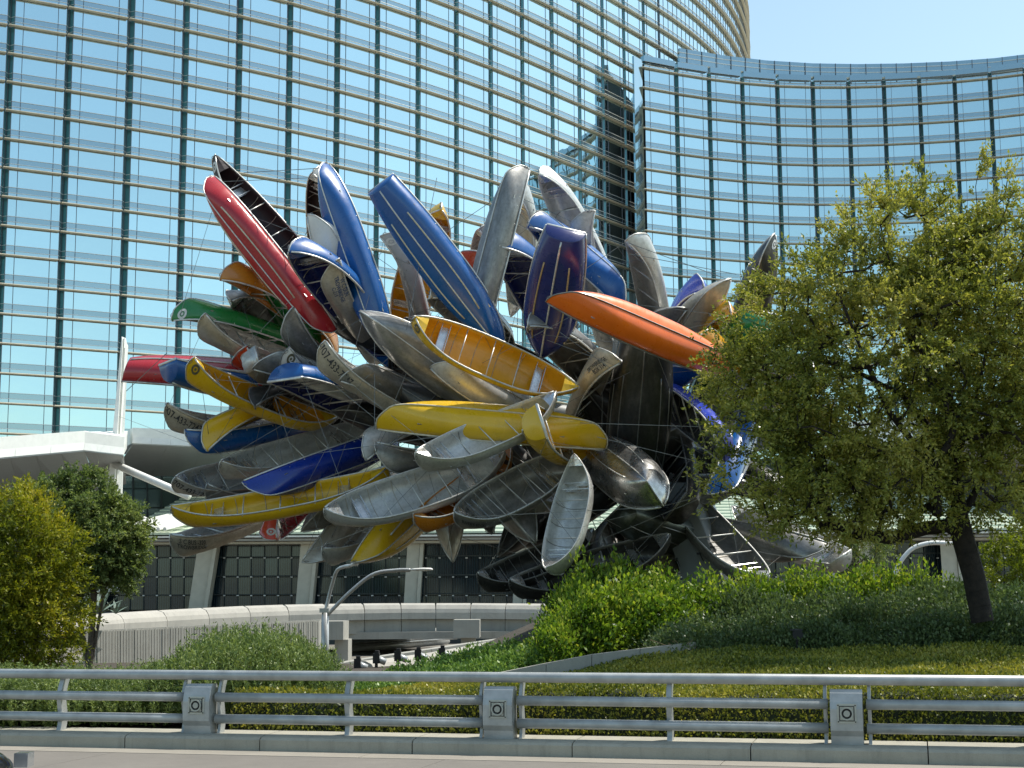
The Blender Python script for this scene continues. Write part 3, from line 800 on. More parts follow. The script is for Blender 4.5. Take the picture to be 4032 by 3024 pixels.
TRIM = {'alu': 'trim', 'dalu': 'alu', 'talu': 'trim', 'black': 'dalu', 'dgreen': 'dalu'}
BOAT = []
def boat(kind, colour, p1, p2, y1, opn, label, L=4.7, w=1., near=False, inner=None, strakes=0, seats=True, ribs=6, text=None, emblem=None, trim=None, y2=None, group=None, keel=True, h=1.2):
    """p1: pixel of the visible end, p2: pixel of the far end, y1: depth of the visible end,
    opn: which way the open side faces (right, down, towards the viewer)"""
    A = at(*p1, y1)
    if y2 is None:
        lo, hi = y1, y1 + 6 if not near else y1 - 6
        if (at(*p2, lo) - A).length < L:
            for _ in range(40):
                md = (lo + hi) / 2
                if (at(*p2, md) - A).length < L: lo = md
                else: hi = md
        y2 = lo
    B_ = at(*p2, y2); L = (A - B_).length
    ax = (A - B_).normalized(); vw = (A - CAM).normalized()
    zz = RIGHT * opn[0] - UP * opn[1] - vw * opn[2]; zz = (zz - ax * zz.dot(ax)).normalized(); yy = zz.cross(ax)
    hu = HULLS[kind]; sx = L / hu.L
    ref = Vector((0, 0, hu.E * h)); mid = (A + B_) / 2 - zz * (hu.E * h)
    mat = Matrix(((ax.x, yy.x, zz.x, mid.x), (ax.y, yy.y, zz.y, mid.y), (ax.z, yy.z, zz.z, mid.z), (0, 0, 0, 1)))
    root = bpy.data.objects.new({'canoe': 'canoe', 'square': 'square_stern_canoe', 'skiff': 'skiff', 'vboat': 'rowing_boat'}[kind], None); col.objects.link(root)
    if kind in ('canoe', 'square'): w *= 1.0
    root.matrix_basis = mat @ Matrix.Diagonal((sx, w, h, 1)); root.empty_display_size = .2
    tag(root, label, 'canoe' if kind in ('canoe', 'square') else 'boat', group or 'boats bundled into the hanging cluster')
    inner = inner or colour; tr = trim or TRIM.get(colour, 'trim')
    k = (kind, colour, inner)
    hl = link('hull', pm(('hull',) + k, lambda: hu.skin().mesh('hull', [M[colour], M[inner]], True)), root)
    def gun(side):
        q = MB(); q.tube(hu.line(side * 1., -.985, .985, 29, .004), .019, 6); return q.mesh('gunwale', M[tr], True)
    for sd_ in (1, -1): link('gunwale', pm(('gun', kind, tr, sd_), lambda: gun(sd_)), root)
    if keel:
        def kl():
            q = MB(); pts = [hu.P(a, 0) - Vector((0, 0, .008)) for a in np.linspace(-.97, .97, 25)]
            def stem(sg):
                if sg > 0 and kind in ('square', 'skiff'): return []
                return [hu.P(sg * .9995, t) + Vector((sg * .012, 0, 0)) for t in (.15, .3, .45, .6, .8, 1.)]
            pts = stem(-1)[::-1] + pts + stem(1); q.tube([(p[0], 0, p[2]) for p in pts], .017, 5); return q.mesh('keel_strip', M[tr], True)
        link('keel_strip', pm(('keel', kind, tr), kl), root)
    def deck(sg):
        q = MB(); a0 = .83
        aa = [a0, .88, .93, .965, .992]; top = []
        for a in aa:
            top.append((hu.P(sg * a, -.985) + Vector((0, 0, .006)), hu.P(sg * a, .985) + Vector((0, 0, .006))))
        V, Fq = [], []
        for i, (l, r) in enumerate(top):
            c = (l + r) / 2 + Vector((0, 0, .02)); V += [l, c, r, l - Vector((0, 0, .015)), c - Vector((0, 0, .015)), r - Vector((0, 0, .015))]
        for i in range(len(top) - 1):
            o = i * 6
            for j in (0, 1): Fq += [(o + j, o + j + 1, o + j + 7, o + j + 6), (o + 3 + j, o + 9 + j, o + 10 + j, o + 4 + j)]
        Fq += [(0, 3, 4, 1), (1, 4, 5, 2)]
        q.add(V, Fq); return q.mesh('deck_plate', M[colour if colour in ('yel', 'gold', 'amber', 'blue', 'dblue', 'ored', 'maroon') else 'seat'])
    for sg in (1, -1):
        if sg > 0 and kind in ('square', 'skiff'):
            def tb():
                q = MB(); l, r = hu.P(.995, -1), hu.P(.995, 1); q.tube([l, r], .026, 6); return q.mesh('stern_bar', M[tr], True)
            link('stern_bar', pm(('tb', kind, tr), tb), root); continue
        link('deck_plate', pm(('deck', kind, colour, sg), lambda: deck(sg)), root)
    def bar(a):
        q = MB(); l, r = hu.P(a, -.97), hu.P(a, .97); q.tube([l, r], .017, 6); return q.mesh('thwart', M[tr], True)
    for a in (-.30, .02, .36): link('thwart', pm(('thw', kind, tr, a), lambda: bar(a)), root)
    if seats:
        def seat(a):
            q = MB(); l, r = hu.P(a, -.72), hu.P(a, .72); q.box(((l + r) / 2), (.24, abs(r.y - l.y) * .98, .018)); q.tube([hu.P(a - .05, -.9), hu.P(a - .05, .9)], .014, 5); q.tube([hu.P(a + .05, -.9), hu.P(a + .05, .9)], .014, 5)
            return q.mesh('seat', M['seat'])
        for a in (-.56, .60): link('seat', pm(('seat', kind, a), lambda: seat(a)), root)
    def rib(a):
        q = MB(); q.tube([hu.P(a, t, .018) for t in np.linspace(-.95, .95, 13)], .010, 4); return q.mesh('rib', M[{'black': 'dalu', 'dgreen': 'dalu', 'alu': 'dalu', 'lgrey': 'dalu', 'dalu': 'dalu', 'maroon': 'maroon', 'navy': 'dalu', 'gold': 'talu', 'yel': 'talu'}.get(inner, 'dalu')], True)
    for i in range(ribs):
        a = -.66 + 1.32 * i / max(1, ribs - 1) + .05
        link('rib', pm(('rib', kind, inner in ('black', 'dgreen'), a), lambda: rib(a)), root)
    if strakes:
        sm = {1: 'tape', 2: 'tan', 3: tr}[strakes]
        def stk(t, a0, a1):
            q = MB(); q.tube(hu.line(t, a0, a1, 15, .004), .018, 4); return q.mesh('strake', M[sm], True)
        for t, a0, a1 in ((.26, -.55, .62), (-.26, -.55, .62)) + (((.62, -.5, .5), (-.62, -.5, .5)) if kind == 'skiff' else ()):
            link('strake', pm(('stk', kind, sm, t), lambda: stk(t, a0, a1)), root)
    # which side of the hull does the viewer see
    vside = 1 if yy.dot(-vw) > 0 else -1
    up_on_screen = zz.dot(UP)
    if text:
        v, f = text_mesh(text[0]); sz = text[1]
        rtl = ax.dot(RIGHT); flip = 1 if rtl > 0 else -1
        s2 = 1 if up_on_screen >= 0 else -1
        v2 = [(x, y * s2, z) for x, y, z in v]
        hull_print(hu, v2, f, M[text[3] if len(text) > 3 else 'ink'], text[2], .74, vside, sz, 'lettering', hl, flip)
    if emblem:
        em = M['ringw' if emblem == 'w' else 'ring']
        v, f = ring_mesh(.055, .105); hull_print(hu, v, f, em, .915, .80, vside, 1., 'emblem', hl)
        v, f = ring_mesh(.0, .03, 8); hull_print(hu, v, f, em, .915, .80, vside, 1., 'emblem', hl)
    def ring3():
        q = MB(); c = hu.P(.985, 1.) + Vector((.05, 0, -.10)); q.tube([c + Vector((math.cos(x) * .04, 0, math.sin(x) * .04)) for x in np.linspace(0, 2 * math.pi, 11)], .007, 4); return q.mesh('bow_ring', M['cable'], True)
    if kind == 'canoe': link('bow_ring', pm(('ring', kind), ring3), root)
    BOAT.append((root, A, B_, mid, zz)); return root


C, S = 'canoe', 'square'
U_ = None
# ---- left fan
boat(S, 'red', (497, 1500), (1250, 1560), 39.0, (0, 1, -.55), 'faded red square ended canoe, bottom up, that sticks out farthest to the left', strakes=3, w=1.25)
boat(S, 'blue', (657, 1388), (1250, 1490), 37.0, (.1, -.9, -.35), 'blue canoe with a flat round stern just above the faded red one', w=1.1, h=1.4)
boat(C, 'yel', (760, 1405), (1330, 1640), 35.6, (.35, -.8, .5), 'yellow canoe with a round emblem on its bow, resting over the faded red one', inner='gold', emblem='d')
boat(C, 'talu', (655, 1585), (1250, 1660), 37.8, (.05, -.95, .32), 'tan grey canoe with a stencilled number directly under the faded red one', inner='alu', text=('707-433-7247', .20, .80))
boat(C, 'blue', (724, 1692), (1300, 1590), 37.6, (0, -.9, -.3), 'bright blue canoe low on the left with a pale keel line, pointing left', trim='trim')
boat(C, 'yel', (812, 1778), (1350, 1560), 37.4, (.25, .9, .2), 'short yellow hull lying upside down beneath the bright blue pointing one')
boat(C, 'alu', (866, 1815), (1480, 1640), 37.0, (-.25, -.6, .75), 'open grey aluminium canoe under the upside down yellow hull, bright seat inside')
boat(C, 'alu', (688, 1878), (1300, 1790), 37.3, (.0, -.55, .8), 'lowest left grey canoe with pale lettering on a long bow deck', text=('707-433-7247', .2, .78), ribs=4)
boat(C, 'dalu', (812, 1905), (1330, 1850), 37.9, (0, -.8, .3), 'dark grey bow tucked behind the long lower yellow canoe')
boat(C, 'dblue', (950, 1898), (1540, 1690), 36.0, (-.2, -.65, -.7), 'deep blue hull with a pale keel line slanting over the long lower yellow canoe')
boat(C, 'yel', (668, 1993), (1530, 1838), 36.3, (-.05, -.88, .5), 'long open yellow canoe with three seats at the lower left', emblem=None)
boat(C, 'talu', (667, 2106), (1180, 1900), 37.4, (-.3, -.8, .5), 'tan aluminium bow with stencilled letters under the long lower yellow canoe', inner='alu', text=('S C BUS -320\nTROWBRIDGE', .13, .78))
boat(C, 'ored', (1087, 2128), (1420, 1770), 37.4, (.5, .3, .8), 'orange red canoe hanging bow down with a dark red inside', inner='red', emblem='w')
boat(C, 'dalu', (1183, 2095), (1600, 1880), 37.2, (-.2, .5, -.8), 'dark grey hull end beside the hanging orange red canoe')
boat(C, 'talu', (1186, 2215), (1480, 1870), 36.9, (-.5, -.3, -.75), 'brownish weathered hull pointing down to the left of the yellow one')
boat(C, 'alu', (1265, 2160), (1740, 1820), 36.6, (-.45, -.5, .8), 'open grey canoe with a crossed seat, pointing down left beside the hanging yellow hull')
boat(C, 'yel', (1378, 2215), (1760, 1850), 36.5, (-.15, -.35, -.95), 'yellow hull hanging steeply bow down above the street lamp', strakes=3, w=1.15)
boat(C, 'lgrey', (1273, 2003), (1990, 1775), 34.3, (-0.3, -0.75, 0.85), 'long pale grey open canoe with many cross bars in the lower middle', inner='alu', y2=35.6, w=1.3)
boat(C, 'amber', (1624, 2030), (2010, 1745), 34.7, (-0.42, -0.65, 0.7), 'amber open canoe with a white seat between two grey ones', y2=36, w=1.1)
boat(C, 'dalu', (1785, 2018), (2250, 1765), 34.0, (-.35, -.55, .8), 'dark open canoe with a printed bow and netted seat in the lower middle', inner='dalu', text=("RIVER'S EDGE", .11, .80), y2=35.2, w=1.25)
boat(C, 'talu', (1632, 2070), (1950, 1900), 36.6, (.4, .6, -.6), 'crumpled tan hull end below the amber canoe')
boat(C, 'talu', (1784, 2217), (1762, 1860), 36.4, (.05, 0, -1), 'tan pointed hull hanging straight down in front of the lobby window', L=4.4, w=0.8)
boat(C, 'dalu', (2112, 2140), (1950, 1780), 35.5, (.15, -.1, -1), 'blue grey hull with a bright keel pointing down left of the hanging open canoe', w=1.15)
boat(C, 'alu', (2145, 2240), (2262, 1785), 33.2, (-0.6, -0.15, 0.85), 'bright open aluminium canoe hanging upright at the bottom centre', ribs=5, y2=34.2, w=1.0)
boat(C, 'alu', (2068, 1932), (2380, 1790), 35.4, (.1, -.6, .8), 'small grey bow deck behind the hanging open aluminium canoe', w=1.2, h=1.3)
boat(C, 'black', (1876, 2258), (2340, 2080), 35.1, (-.2, -.7, .6), 'blackish canoe with a printed emblem at the very bottom left of the dark group', text=("RIVER'S EDGE", .13, .78, 'dark'), y2=35.8)
boat(C, 'black', (2002, 2282), (2640, 2100), 34.8, (-.15, -.75, .6), 'long blackish open canoe that forms the lowest edge over the bushes', y2=35.6, w=1.15)
boat(C, 'dalu', (1935, 2105), (2200, 1830), 37.4, (.8, .35, -.3), 'small brownish bow with a ring over the lobby windows')
boat(C, 'black', (1958, 2195), (2180, 1850), 37.0, (-.3, 0, -1), 'blackish hull standing behind the small brownish ringed bow')
boat('vboat', 'shiny', (2624, 2012), (2390, 1830), 33.6, (.2, .5, -.85), 'shiny broad aluminium boat whose rounded bottom faces the road', strakes=3, y2=36.8, w=0.72)
boat('skiff', 'black', (2645, 1985), (2570, 1640), 35.4, (-.5, .0, .8), 'blackish wide boat standing on its corner behind the shiny rounded one', inner='black', L=4.6, w=.9, ribs=4)
boat('skiff', 'dgreen', (2420, 1990), (2850, 2140), 35.6, (-.1, -.5, -.85), 'dark greenish flat bottomed hull above the steel pedestal', strakes=3, L=4.8, w=.8)
boat(C, 'dalu', (3030, 2268), (2640, 1860), 34.6, (.45, -.42, .8), 'grey open canoe slanting down to the right over the hedge', w=1.25)
boat(C, 'blue', (2768, 1945), (2905, 1590), 35.0, (-1, .1, -.15), 'bright blue hull standing upright behind the violet blue arched one', L=4.2)
boat(S, 'peri', (2795, 1775), (2520, 1560), 34.2, (-.62, .5, .6), 'violet blue arched square stern canoe with a dark inside, left of the tree', inner='black', L=4.4, w=1.3)
boat('skiff', 'dalu', (3220, 1470), (2540, 1740), 36.3, (-.1, .3, -1), 'broad grey hull reaching right into the tree crown', strakes=3, L=5.2, w=.8)
boat(C, 'blue', (2760, 1470), (2560, 1660), 36.6, (.3, .5, -.9), 'short piece of blue hull under the orange one')
boat(C, 'org', (2145, 1187), (2850, 1485), 32.3, (-.35, .55, -.8), 'bright orange hull with a dark keel line, in front of the dark violet one', trim='dalu', w=1.0, y2=34.6)
boat(C, 'gold', (2712, 1372), (2880, 1540), 34.6, (-.6, .6, .3), 'golden hull end curling over the right tip of the orange hull')
boat(C, 'yel', (1632, 1245), (2283, 1524), 33.6, (.25, -.5, .85), 'large open yellow canoe with white seats across the middle of the cluster', inner='gold', emblem='d', y2=34.6, w=1.12)
boat(S, 'yel', (1940, 1525), (2250, 1680), 35.6, (.4, -.6, .3), 'small flat yellow stern peeking out under the large open yellow canoe', w=.8)
boat(S, 'yel', (2172, 1640), (2340, 1750), 33.2, (.85, -.4, .4), 'yellow canoe stern seen end on above the long yellow hull', L=5.0, y2=36.2, w=1.2, h=1.4)
boat(C, 'yel', (1480, 1688), (2388, 1768), 34.9, (0.05, 0.8, -0.62), 'long closed yellow hull lying level across the middle', trim='tape', y2=35.2, w=1.1, h=1.3)
boat(C, 'alu', (1632, 1782), (2190, 1540), 33.2, (-.3, -.75, .75), 'grey open canoe with an oval badge lying across the long yellow hull', inner='alu', ribs=4, y2=34.4, w=1.1)
boat(C, 'dalu', (1474, 1740), (2050, 1800), 35.6, (0, -.85, -.4), 'dull grey bow below the left tip of the long yellow hull')
boat(C, 'alu', (1438, 1815), (1850, 1700), 35.8, (.1, .9, .3), 'pale aluminium bow opening downwards under the dull grey one')
boat(S, 'blue', (1115, 1530), (1580, 1745), 35.4, (-.35, .8, .6), 'broad blue square stern canoe showing its ribbed navy inside on the left', inner='navy', w=1.6, h=1.3)
boat(C, 'dalu', (1333, 1497), (1740, 1680), 35.2, (.2, .5, -.8), 'grey hull with a sunlit bow right above the broad ribbed blue canoe')
boat(C, 'talu', (1278, 1338), (1850, 1670), 34.8, (.5, -.82, .2), 'tan grey canoe with a large stencilled number on its near side', inner='alu', text=('707-433-7247', .21, .78))
boat(C, 'white', (1138, 1365), (1580, 1540), 35.5, (.45, -.8, .4), 'off white canoe with a round emblem, left of the tan numbered one', inner='lgrey', emblem='d', trim='dalu')
boat(C, 'dalu', (1155, 1205), (1420, 1510), 36.1, (.7, -.6, -.4), 'plain grey bow pointing up left below the green hull')
boat(C, 'green', (1025, 1005), (1330, 1450), 38.5, (.35, -.45, -.85), 'green hull with a pale keel squeezed behind the red hull')
boat(C, 'green', (672, 1262), (1270, 1455), 37.2, (-.2, 1, .15), 'slim green canoe lying upside down, pointing left above the blue stern', emblem='w')
boat(C, 'talu', (804, 1232), (1340, 1440), 36.9, (.3, -.85, .5), 'tan grey open canoe just above the slim green upside down one', inner='alu')
boat(C, 'amber', (862, 1100), (1320, 1420), 36.9, (-.4, .8, .35), 'amber canoe turned upside down, upper left of the tan grey open one', inner='amber')
boat(C, 'alu', (1015, 1000), (1130, 1480), 38.3, (-.15, -.2, .95), 'pale open aluminium canoe standing upright behind the green and red hulls')
boat(C, 'blue', (1135, 988), (1545, 1460), 34.9, (-.5, .3, .8), 'blue canoe with a navy inside running down from the middle of the red hull', inner='navy', w=1.45, h=1.3)
boat(C, 'red', (841, 690), (1330, 1300), 37.4, (.45, -.45, -.8), 'glossy red hull with pale strakes that rises highest on the left', strakes=1)
boat(C, 'maroon', (846, 606), (1370, 1190), 37.9, (.55, -.25, .75), 'open canoe with a blackish inside and white seats behind the red hull', inner='maroon', emblem='w')
boat(C, 'lgrey', (1228, 678), (1255, 1200), 37.6, (-.45, .05, .85), 'narrow upright canoe with a blackish inside between red and blue hulls', inner='maroon', emblem='w')
boat(C, 'white', (1208, 842), (1480, 1420), 36.3, (-.45, .3, -.85), 'white hull shining in the sun beside the red hull', w=1.3)
boat(C, 'blue', (1293, 642), (1560, 1400), 37.0, (.4, -.2, -.9), 'tall slender blue hull with one pale keel line, left of the striped blue hull')
boat(C, 'talu', (1336, 1015), (1560, 1400), 35.6, (.6, .2, -.75), 'tan hull with blue stencilled letters in front of the slender blue hull', text=('W C DUN\nTROWBRIDGE\nC-215', .12, .72, 'inkblue'))
boat(C, 'lgrey', (1495, 928), (1620, 1400), 36.6, (-.85, .1, .3), 'light grey upright canoe between the two tall blue hulls', emblem='w')
boat(C, 'yel', (1738, 822), (1570, 1360), 37.9, (.1, 0, 1), 'open yellow canoe standing behind the big striped blue hull', inner='gold', w=1.25)
boat(S, 'blue', (1508, 712), (1990, 1345), 35.1, (.25, -.2, -.95), 'big blue hull with three pale stripes, blunt end up, near the middle', strakes=1, y2=36.3, w=1.15)
boat(C, 'lgrey', (1695, 1172), (2010, 1430), 35.6, (.3, .75, -.5), 'pale grey hull end with a faded number below the big striped blue hull', text=('707-433-7247', .19, .80), w=1.3)
boat(C, 'alu', (1885, 900), (1835, 1380), 37.6, (-.5, 0, .8), 'pointed grey canoe end with a boxed inside right of the big striped blue hull')
boat(C, 'ored', (1912, 1003), (1880, 1400), 36.4, (.8, .1, .5), 'small orange red bow standing up beside the tall dark hull', inner='red')
boat(C, 'dalu', (2086, 664), (1890, 1420), 36.2, (0.75, 0, -0.65), 'tall weathered dark grey hull at the top centre', w=0.95)
boat(C, 'alu', (2120, 682), (2400, 1220), 37.3, (-.4, .2, .9), 'open grey canoe leaning behind the tall dark hull, right of it', ribs=4, w=0.9)
boat(C, 'alu', (2018, 745), (2010, 1250), 38.0, (-.5, 0, .85), 'pale canoe tip that just shows left of the tall dark hull')
boat(C, 'blue', (2075, 890), (2420, 1300), 36.6, (-.5, .5, .6), 'blue arched bow behind the dark violet hull, topmost of the right blue ones')
boat(C, 'blue', (1965, 968), (2230, 1430), 35.5, (-0.45, 0.55, 0.75), 'blue canoe with a navy inside left of the dark violet hull', inner='navy', w=1.5, h=1.3)
boat(C, 'blue', (2450, 1230), (2070, 900), 36.0, (-.4, .7, -.5), 'sunlit light blue hull that crosses behind the dark violet one', near=False)
boat(S, 'navy', (2238, 880), (2150, 1380), 33.4, (.15, -.15, -1), 'dark violet hull with three tan strakes and a flat blue stern on top', strakes=2, L=5.0, w=1.35, y2=35.8, h=1.3)
boat(C, 'alu', (2342, 826), (2470, 1400), 36.8, (.9, 0, .1), 'slim bright aluminium hull right of the dark violet one')
boat(C, 'alu', (2462, 945), (2560, 1440), 36.0, (-.75, .12, .65), 'rightmost upright aluminium canoe in the middle with a seat in its dark inside', ribs=2)
boat(C, 'dalu', (2708, 1213), (2480, 1520), 37.0, (.4, .4, -.8), 'sharp grey hull tip behind the right end of the orange hull')
boat(C, 'talu', (2880, 1095), (2590, 1520), 36.4, (.3, .2, -.9), 'tan grey hull leaning right into the tree', w=1.05)
boat(C, 'peri', (2778, 1142), (2650, 1460), 37.4, (.3, .2, .9), 'violet blue open canoe with white bars behind the leaning tan one', inner='peri')
boat(C, 'black', (3052, 915), (2900, 1500), 37.8, (.2, .1, -.97), 'dark upright hull with a white edge that rises above the tree', trim='trim', emblem='w')
boat('skiff', 'green', (2990, 1210), (2740, 1620), 35.9, (-.2, -.3, -.9), 'broad green hull half hidden by the tree', strakes=3, w=.95)
boat(C, 'gold', (2880, 1240), (2760, 1600), 35.7, (.2, .1, .95), 'golden patch of hull beside the broad green one in the tree', inner='gold', L=4.)
boat(C, 'talu', (2448, 1425), (2300, 1740), 33.8, (.75, .5, .5), 'tan curved canoe end with stencilled letters in the middle right', text=('TROWBRIDGE\nBOX 314', .12, .77))
boat(C, 'dalu', (2076, 1282), (2460, 1650), 34.1, (-.35, .6, .75), 'grey canoe opening downwards, right of the large open yellow canoe', w=1.2)
boat('skiff', 'black', (2545, 1300), (2490, 1980), 35.4, (0, 0, -1), 'large dark hull bottom standing upright in the shade of the orange hull', strakes=3, w=1.1)
boat(C, 'dalu', (1412, 1224), (2010, 1660), 35.5, (.4, .35, -.88), 'long grey hull behind the large open yellow canoe, keel facing us', w=1.15)
boat(C, 'alu', (1690, 1445), (2100, 1680), 35.4, (.2, .55, -.8), 'grey hull with a sunlit tip below the large open yellow canoe', y2=37)
boat(C, 'black', (1560, 1370), (1640, 1760), 36.4, (-.2, -.2, .95), 'dark open canoe with a grey bench deep between the middle hulls', inner='black')
boat('skiff', 'alu', (1025, 1395), (1400, 1580), 36.9, (.3, -.5, .8), 'pale sheet metal skiff end left of the off white canoe', w=.6)
boat(C, 'ored', (968, 1362), (1300, 1500), 37.6, (.1, -.5, .85), 'tiny orange bow with an emblem between green and blue canoes', emblem='w', inner='red')
boat(C, 'dalu', (990, 1452), (1440, 1560), 36.4, (.1, .5, -.8), 'grey pointed hull between the emblem yellow and the broad ribbed blue canoe')
boat(C, 'black', (1000, 1600), (1450, 1690), 36.7, (0, .55, .85), 'blackish canoe opening downwards left of the broad ribbed blue one')
boat(C, 'dalu', (908, 1185), (1330, 1430), 37.8, (.25, .5, .85), 'ribbed grey canoe showing its inside beneath the amber one')
boat(C, 'dalu', (3270, 2140), (2700, 2040), 36.0, (0, -.5, -.85), 'grey hull low on the right reaching toward the tree trunk')
boat(S, 'alu', (3300, 2165), (2880, 1990), 36.3, (-.1, -.7, .6), 'farthest right low aluminium stern beside the tree trunk')
boat(C, 'talu', (2530, 2215), (2760, 2000), 36.6, (-.6, -.4, .5), 'brown canoe end hanging over the bright bushes left of the pedestal')
boat(C, 'dalu', (2378, 2215), (2560, 2000), 35.6, (.8, -.2, .3), 'folded grey bow pointing down between the two lowest blackish canoes')
boat(C, 'black', (2290, 2060), (2480, 1880), 35.8, (.2, 0, -1), 'blackish hull piece left below the shiny rounded boat')
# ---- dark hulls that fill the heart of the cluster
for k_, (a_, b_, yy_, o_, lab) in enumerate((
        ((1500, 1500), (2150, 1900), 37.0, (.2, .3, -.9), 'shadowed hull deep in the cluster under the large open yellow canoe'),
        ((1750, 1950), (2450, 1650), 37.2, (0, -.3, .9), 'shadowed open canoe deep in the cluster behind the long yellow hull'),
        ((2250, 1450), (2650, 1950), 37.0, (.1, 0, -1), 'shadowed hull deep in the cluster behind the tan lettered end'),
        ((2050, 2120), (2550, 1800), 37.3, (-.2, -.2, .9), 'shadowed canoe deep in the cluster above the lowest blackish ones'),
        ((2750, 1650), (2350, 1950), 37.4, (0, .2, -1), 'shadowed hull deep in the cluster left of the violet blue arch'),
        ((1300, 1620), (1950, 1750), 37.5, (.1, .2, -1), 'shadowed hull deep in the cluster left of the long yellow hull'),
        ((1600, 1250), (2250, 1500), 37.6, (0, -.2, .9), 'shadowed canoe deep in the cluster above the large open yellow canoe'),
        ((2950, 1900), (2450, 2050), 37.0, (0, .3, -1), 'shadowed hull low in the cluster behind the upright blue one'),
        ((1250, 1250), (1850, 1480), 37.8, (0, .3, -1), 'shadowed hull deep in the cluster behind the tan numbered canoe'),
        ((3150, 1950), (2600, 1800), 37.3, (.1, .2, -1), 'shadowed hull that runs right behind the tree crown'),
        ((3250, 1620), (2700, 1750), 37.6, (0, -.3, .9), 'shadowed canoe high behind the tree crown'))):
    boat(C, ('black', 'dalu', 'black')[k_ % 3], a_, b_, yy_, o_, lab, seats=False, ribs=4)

# ------------------------------------------------------------------ pedestal and cables
pd = empty('steel_pedestal', at(2780, 2290, 37.5).xy.to_3d() + Vector((0, 0, 1.2)), 'slanted grey steel pedestal with a pale right face carrying the boats', 'pedestal')
q = MB(); y = 36.6
f0, f1, f2, f3 = at(2705, 2330, y), at(2862, 2330, y - .2), at(2560, 1900, y + .6), at(2700, 1900, y + .4)
bk = Vector((.5, 2.2, 0))
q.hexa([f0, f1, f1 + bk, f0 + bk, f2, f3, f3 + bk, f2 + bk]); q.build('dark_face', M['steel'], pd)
q = MB(); g0, g1, g2, g3 = at(2863, 2330, y - .17), at(2980, 2330, y + 1.2), at(2702, 1960, y + .43), at(2800, 1960, y + 1.6)
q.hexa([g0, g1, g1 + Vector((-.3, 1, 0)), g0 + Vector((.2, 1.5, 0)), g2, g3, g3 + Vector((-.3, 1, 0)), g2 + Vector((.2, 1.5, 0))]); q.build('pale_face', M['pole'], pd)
q = MB(); q.tube([at(2560, 1980, 38), at(2250, 1650, 38.5), at(1500, 1500, 38.3)], [.35, .35, .2], 10); q.tube([at(2400, 1850, 38.2), at(2450, 1250, 38.6)], [.3, .15], 8); q.build('hidden_mast', M['steel'], pd, True)
bt = MB()
for u, v in ((2660, 2200), (2752, 2180), (2805, 2155)):
    a = at(u, v, 36.3); bt.box(a, (.1, .1, .05)); bt.tube([a + Vector((.02, 0, 0)), a + Vector((.1, -.02, -.18))], .012, 5)
bt.build('cable_anchor', M['dark'], pd)

def attach(k):
    root, A, B_, mid, zz = BOAT[k]; t = rnd.choice((.02, .05, .12, .25, .4, .55)); side = rnd.choice((-1, 1))
    h = HULLS['canoe']; hu = HULLS[{'canoe': 'canoe', 'square_stern_canoe': 'square', 'skiff': 'skiff', 'rowing_boat': 'vboat'}[root.name.split('.')[0]]]
    return root.matrix_basis @ hu.P(.98 - 2 * t, side * .99)

nc = 0; tries = 0
while nc < 170 and tries < 20000:
    tries += 1
    i, j = rnd.randrange(len(BOAT)), rnd.randrange(len(BOAT))
    if i == j: continue
    a, b = attach(i), attach(j); d = (a - b).length
    if not (1.0 < d < 4.6) or (a.y > 37.5 and b.y > 37.5): continue
    base = a if a.z < b.z else b
    q = MB(); off = (a + b) / 2
    q.tube([a - off, b - off], rnd.choice((.005, .006, .0075)), 4); o = link('steel_cable', q.mesh('steel_cable', M['cable']), None)
    o.location = off; tag(o, 'thin steel cable strung tight between two boats of the cluster', 'cable', 'steel cables tying the boats together'); nc += 1
for (u0_, v0, y0, u1_, v1, y1) in ((470, 1640, 86, 870, 1790, 37.5), (655, 1392, 37.4, 497, 1540, 37.9), (1300, 660, 37, 960, 680, 38), (2460, 955, 36, 2215, 1120, 36), (2284, 1665, 34.5, 2750, 1680, 34.3), (2350, 1720, 34.6, 2800, 1830, 34.4),
        (1600, 1300, 34.6, 1720, 700, 36), (1693, 1425, 34.7, 1693, 1250, 34.8), (2090, 690, 36.2, 1700, 950, 36.2), (2470, 955, 36, 3000, 1150, 37.4), (2480, 1000, 36, 2900, 1080, 36.6), (1475, 1690, 35.2, 1475, 1250, 35.8), (1660, 1600, 34.6, 1480, 1690, 35.2)):
    a, b = at(u0_, v0, y0), at(u1_, v1, y1); off = (a + b) / 2
    q = MB(); q.tube([a - off, b - off], .009, 4); o = link('steel_cable', q.mesh('steel_cable', M['cable']), None); o.location = off
    tag(o, 'thin steel cable strung tight between two boats of the cluster', 'cable', 'steel cables tying the boats together')

# ------------------------------------------------------------------ plants
rs = np.random.default_rng(5)
def unit(v): return v / np.maximum(1e-9, np.linalg.norm(v, axis=-1, keepdims=True))


def leaves(pos, dirs, size, width, tint, jitter=.6):
    """one folded diamond per leaf: pos (n,3) base, dirs (n,3) pointing way"""
    n = len(pos); d = unit(dirs + rs.normal(0, jitter, (n, 3))); s = size * rs.uniform(.65, 1.3, (n, 1))
    r = unit(np.cross(d, rs.normal(0, 1, (n, 3)))); up = np.cross(r, d)
    a = pos; b = pos + d * s * .5 + r * s * width + up * s * .06; c = pos + d * s - up * s * .08; e = pos + d * s * .5 - r * s * width + up * s * .06
    V = np.stack([a, b, c, e], 1).reshape(-1, 3); Fq = np.arange(4 * n).reshape(n, 4)
    return V, Fq, np.repeat(tint, 4)


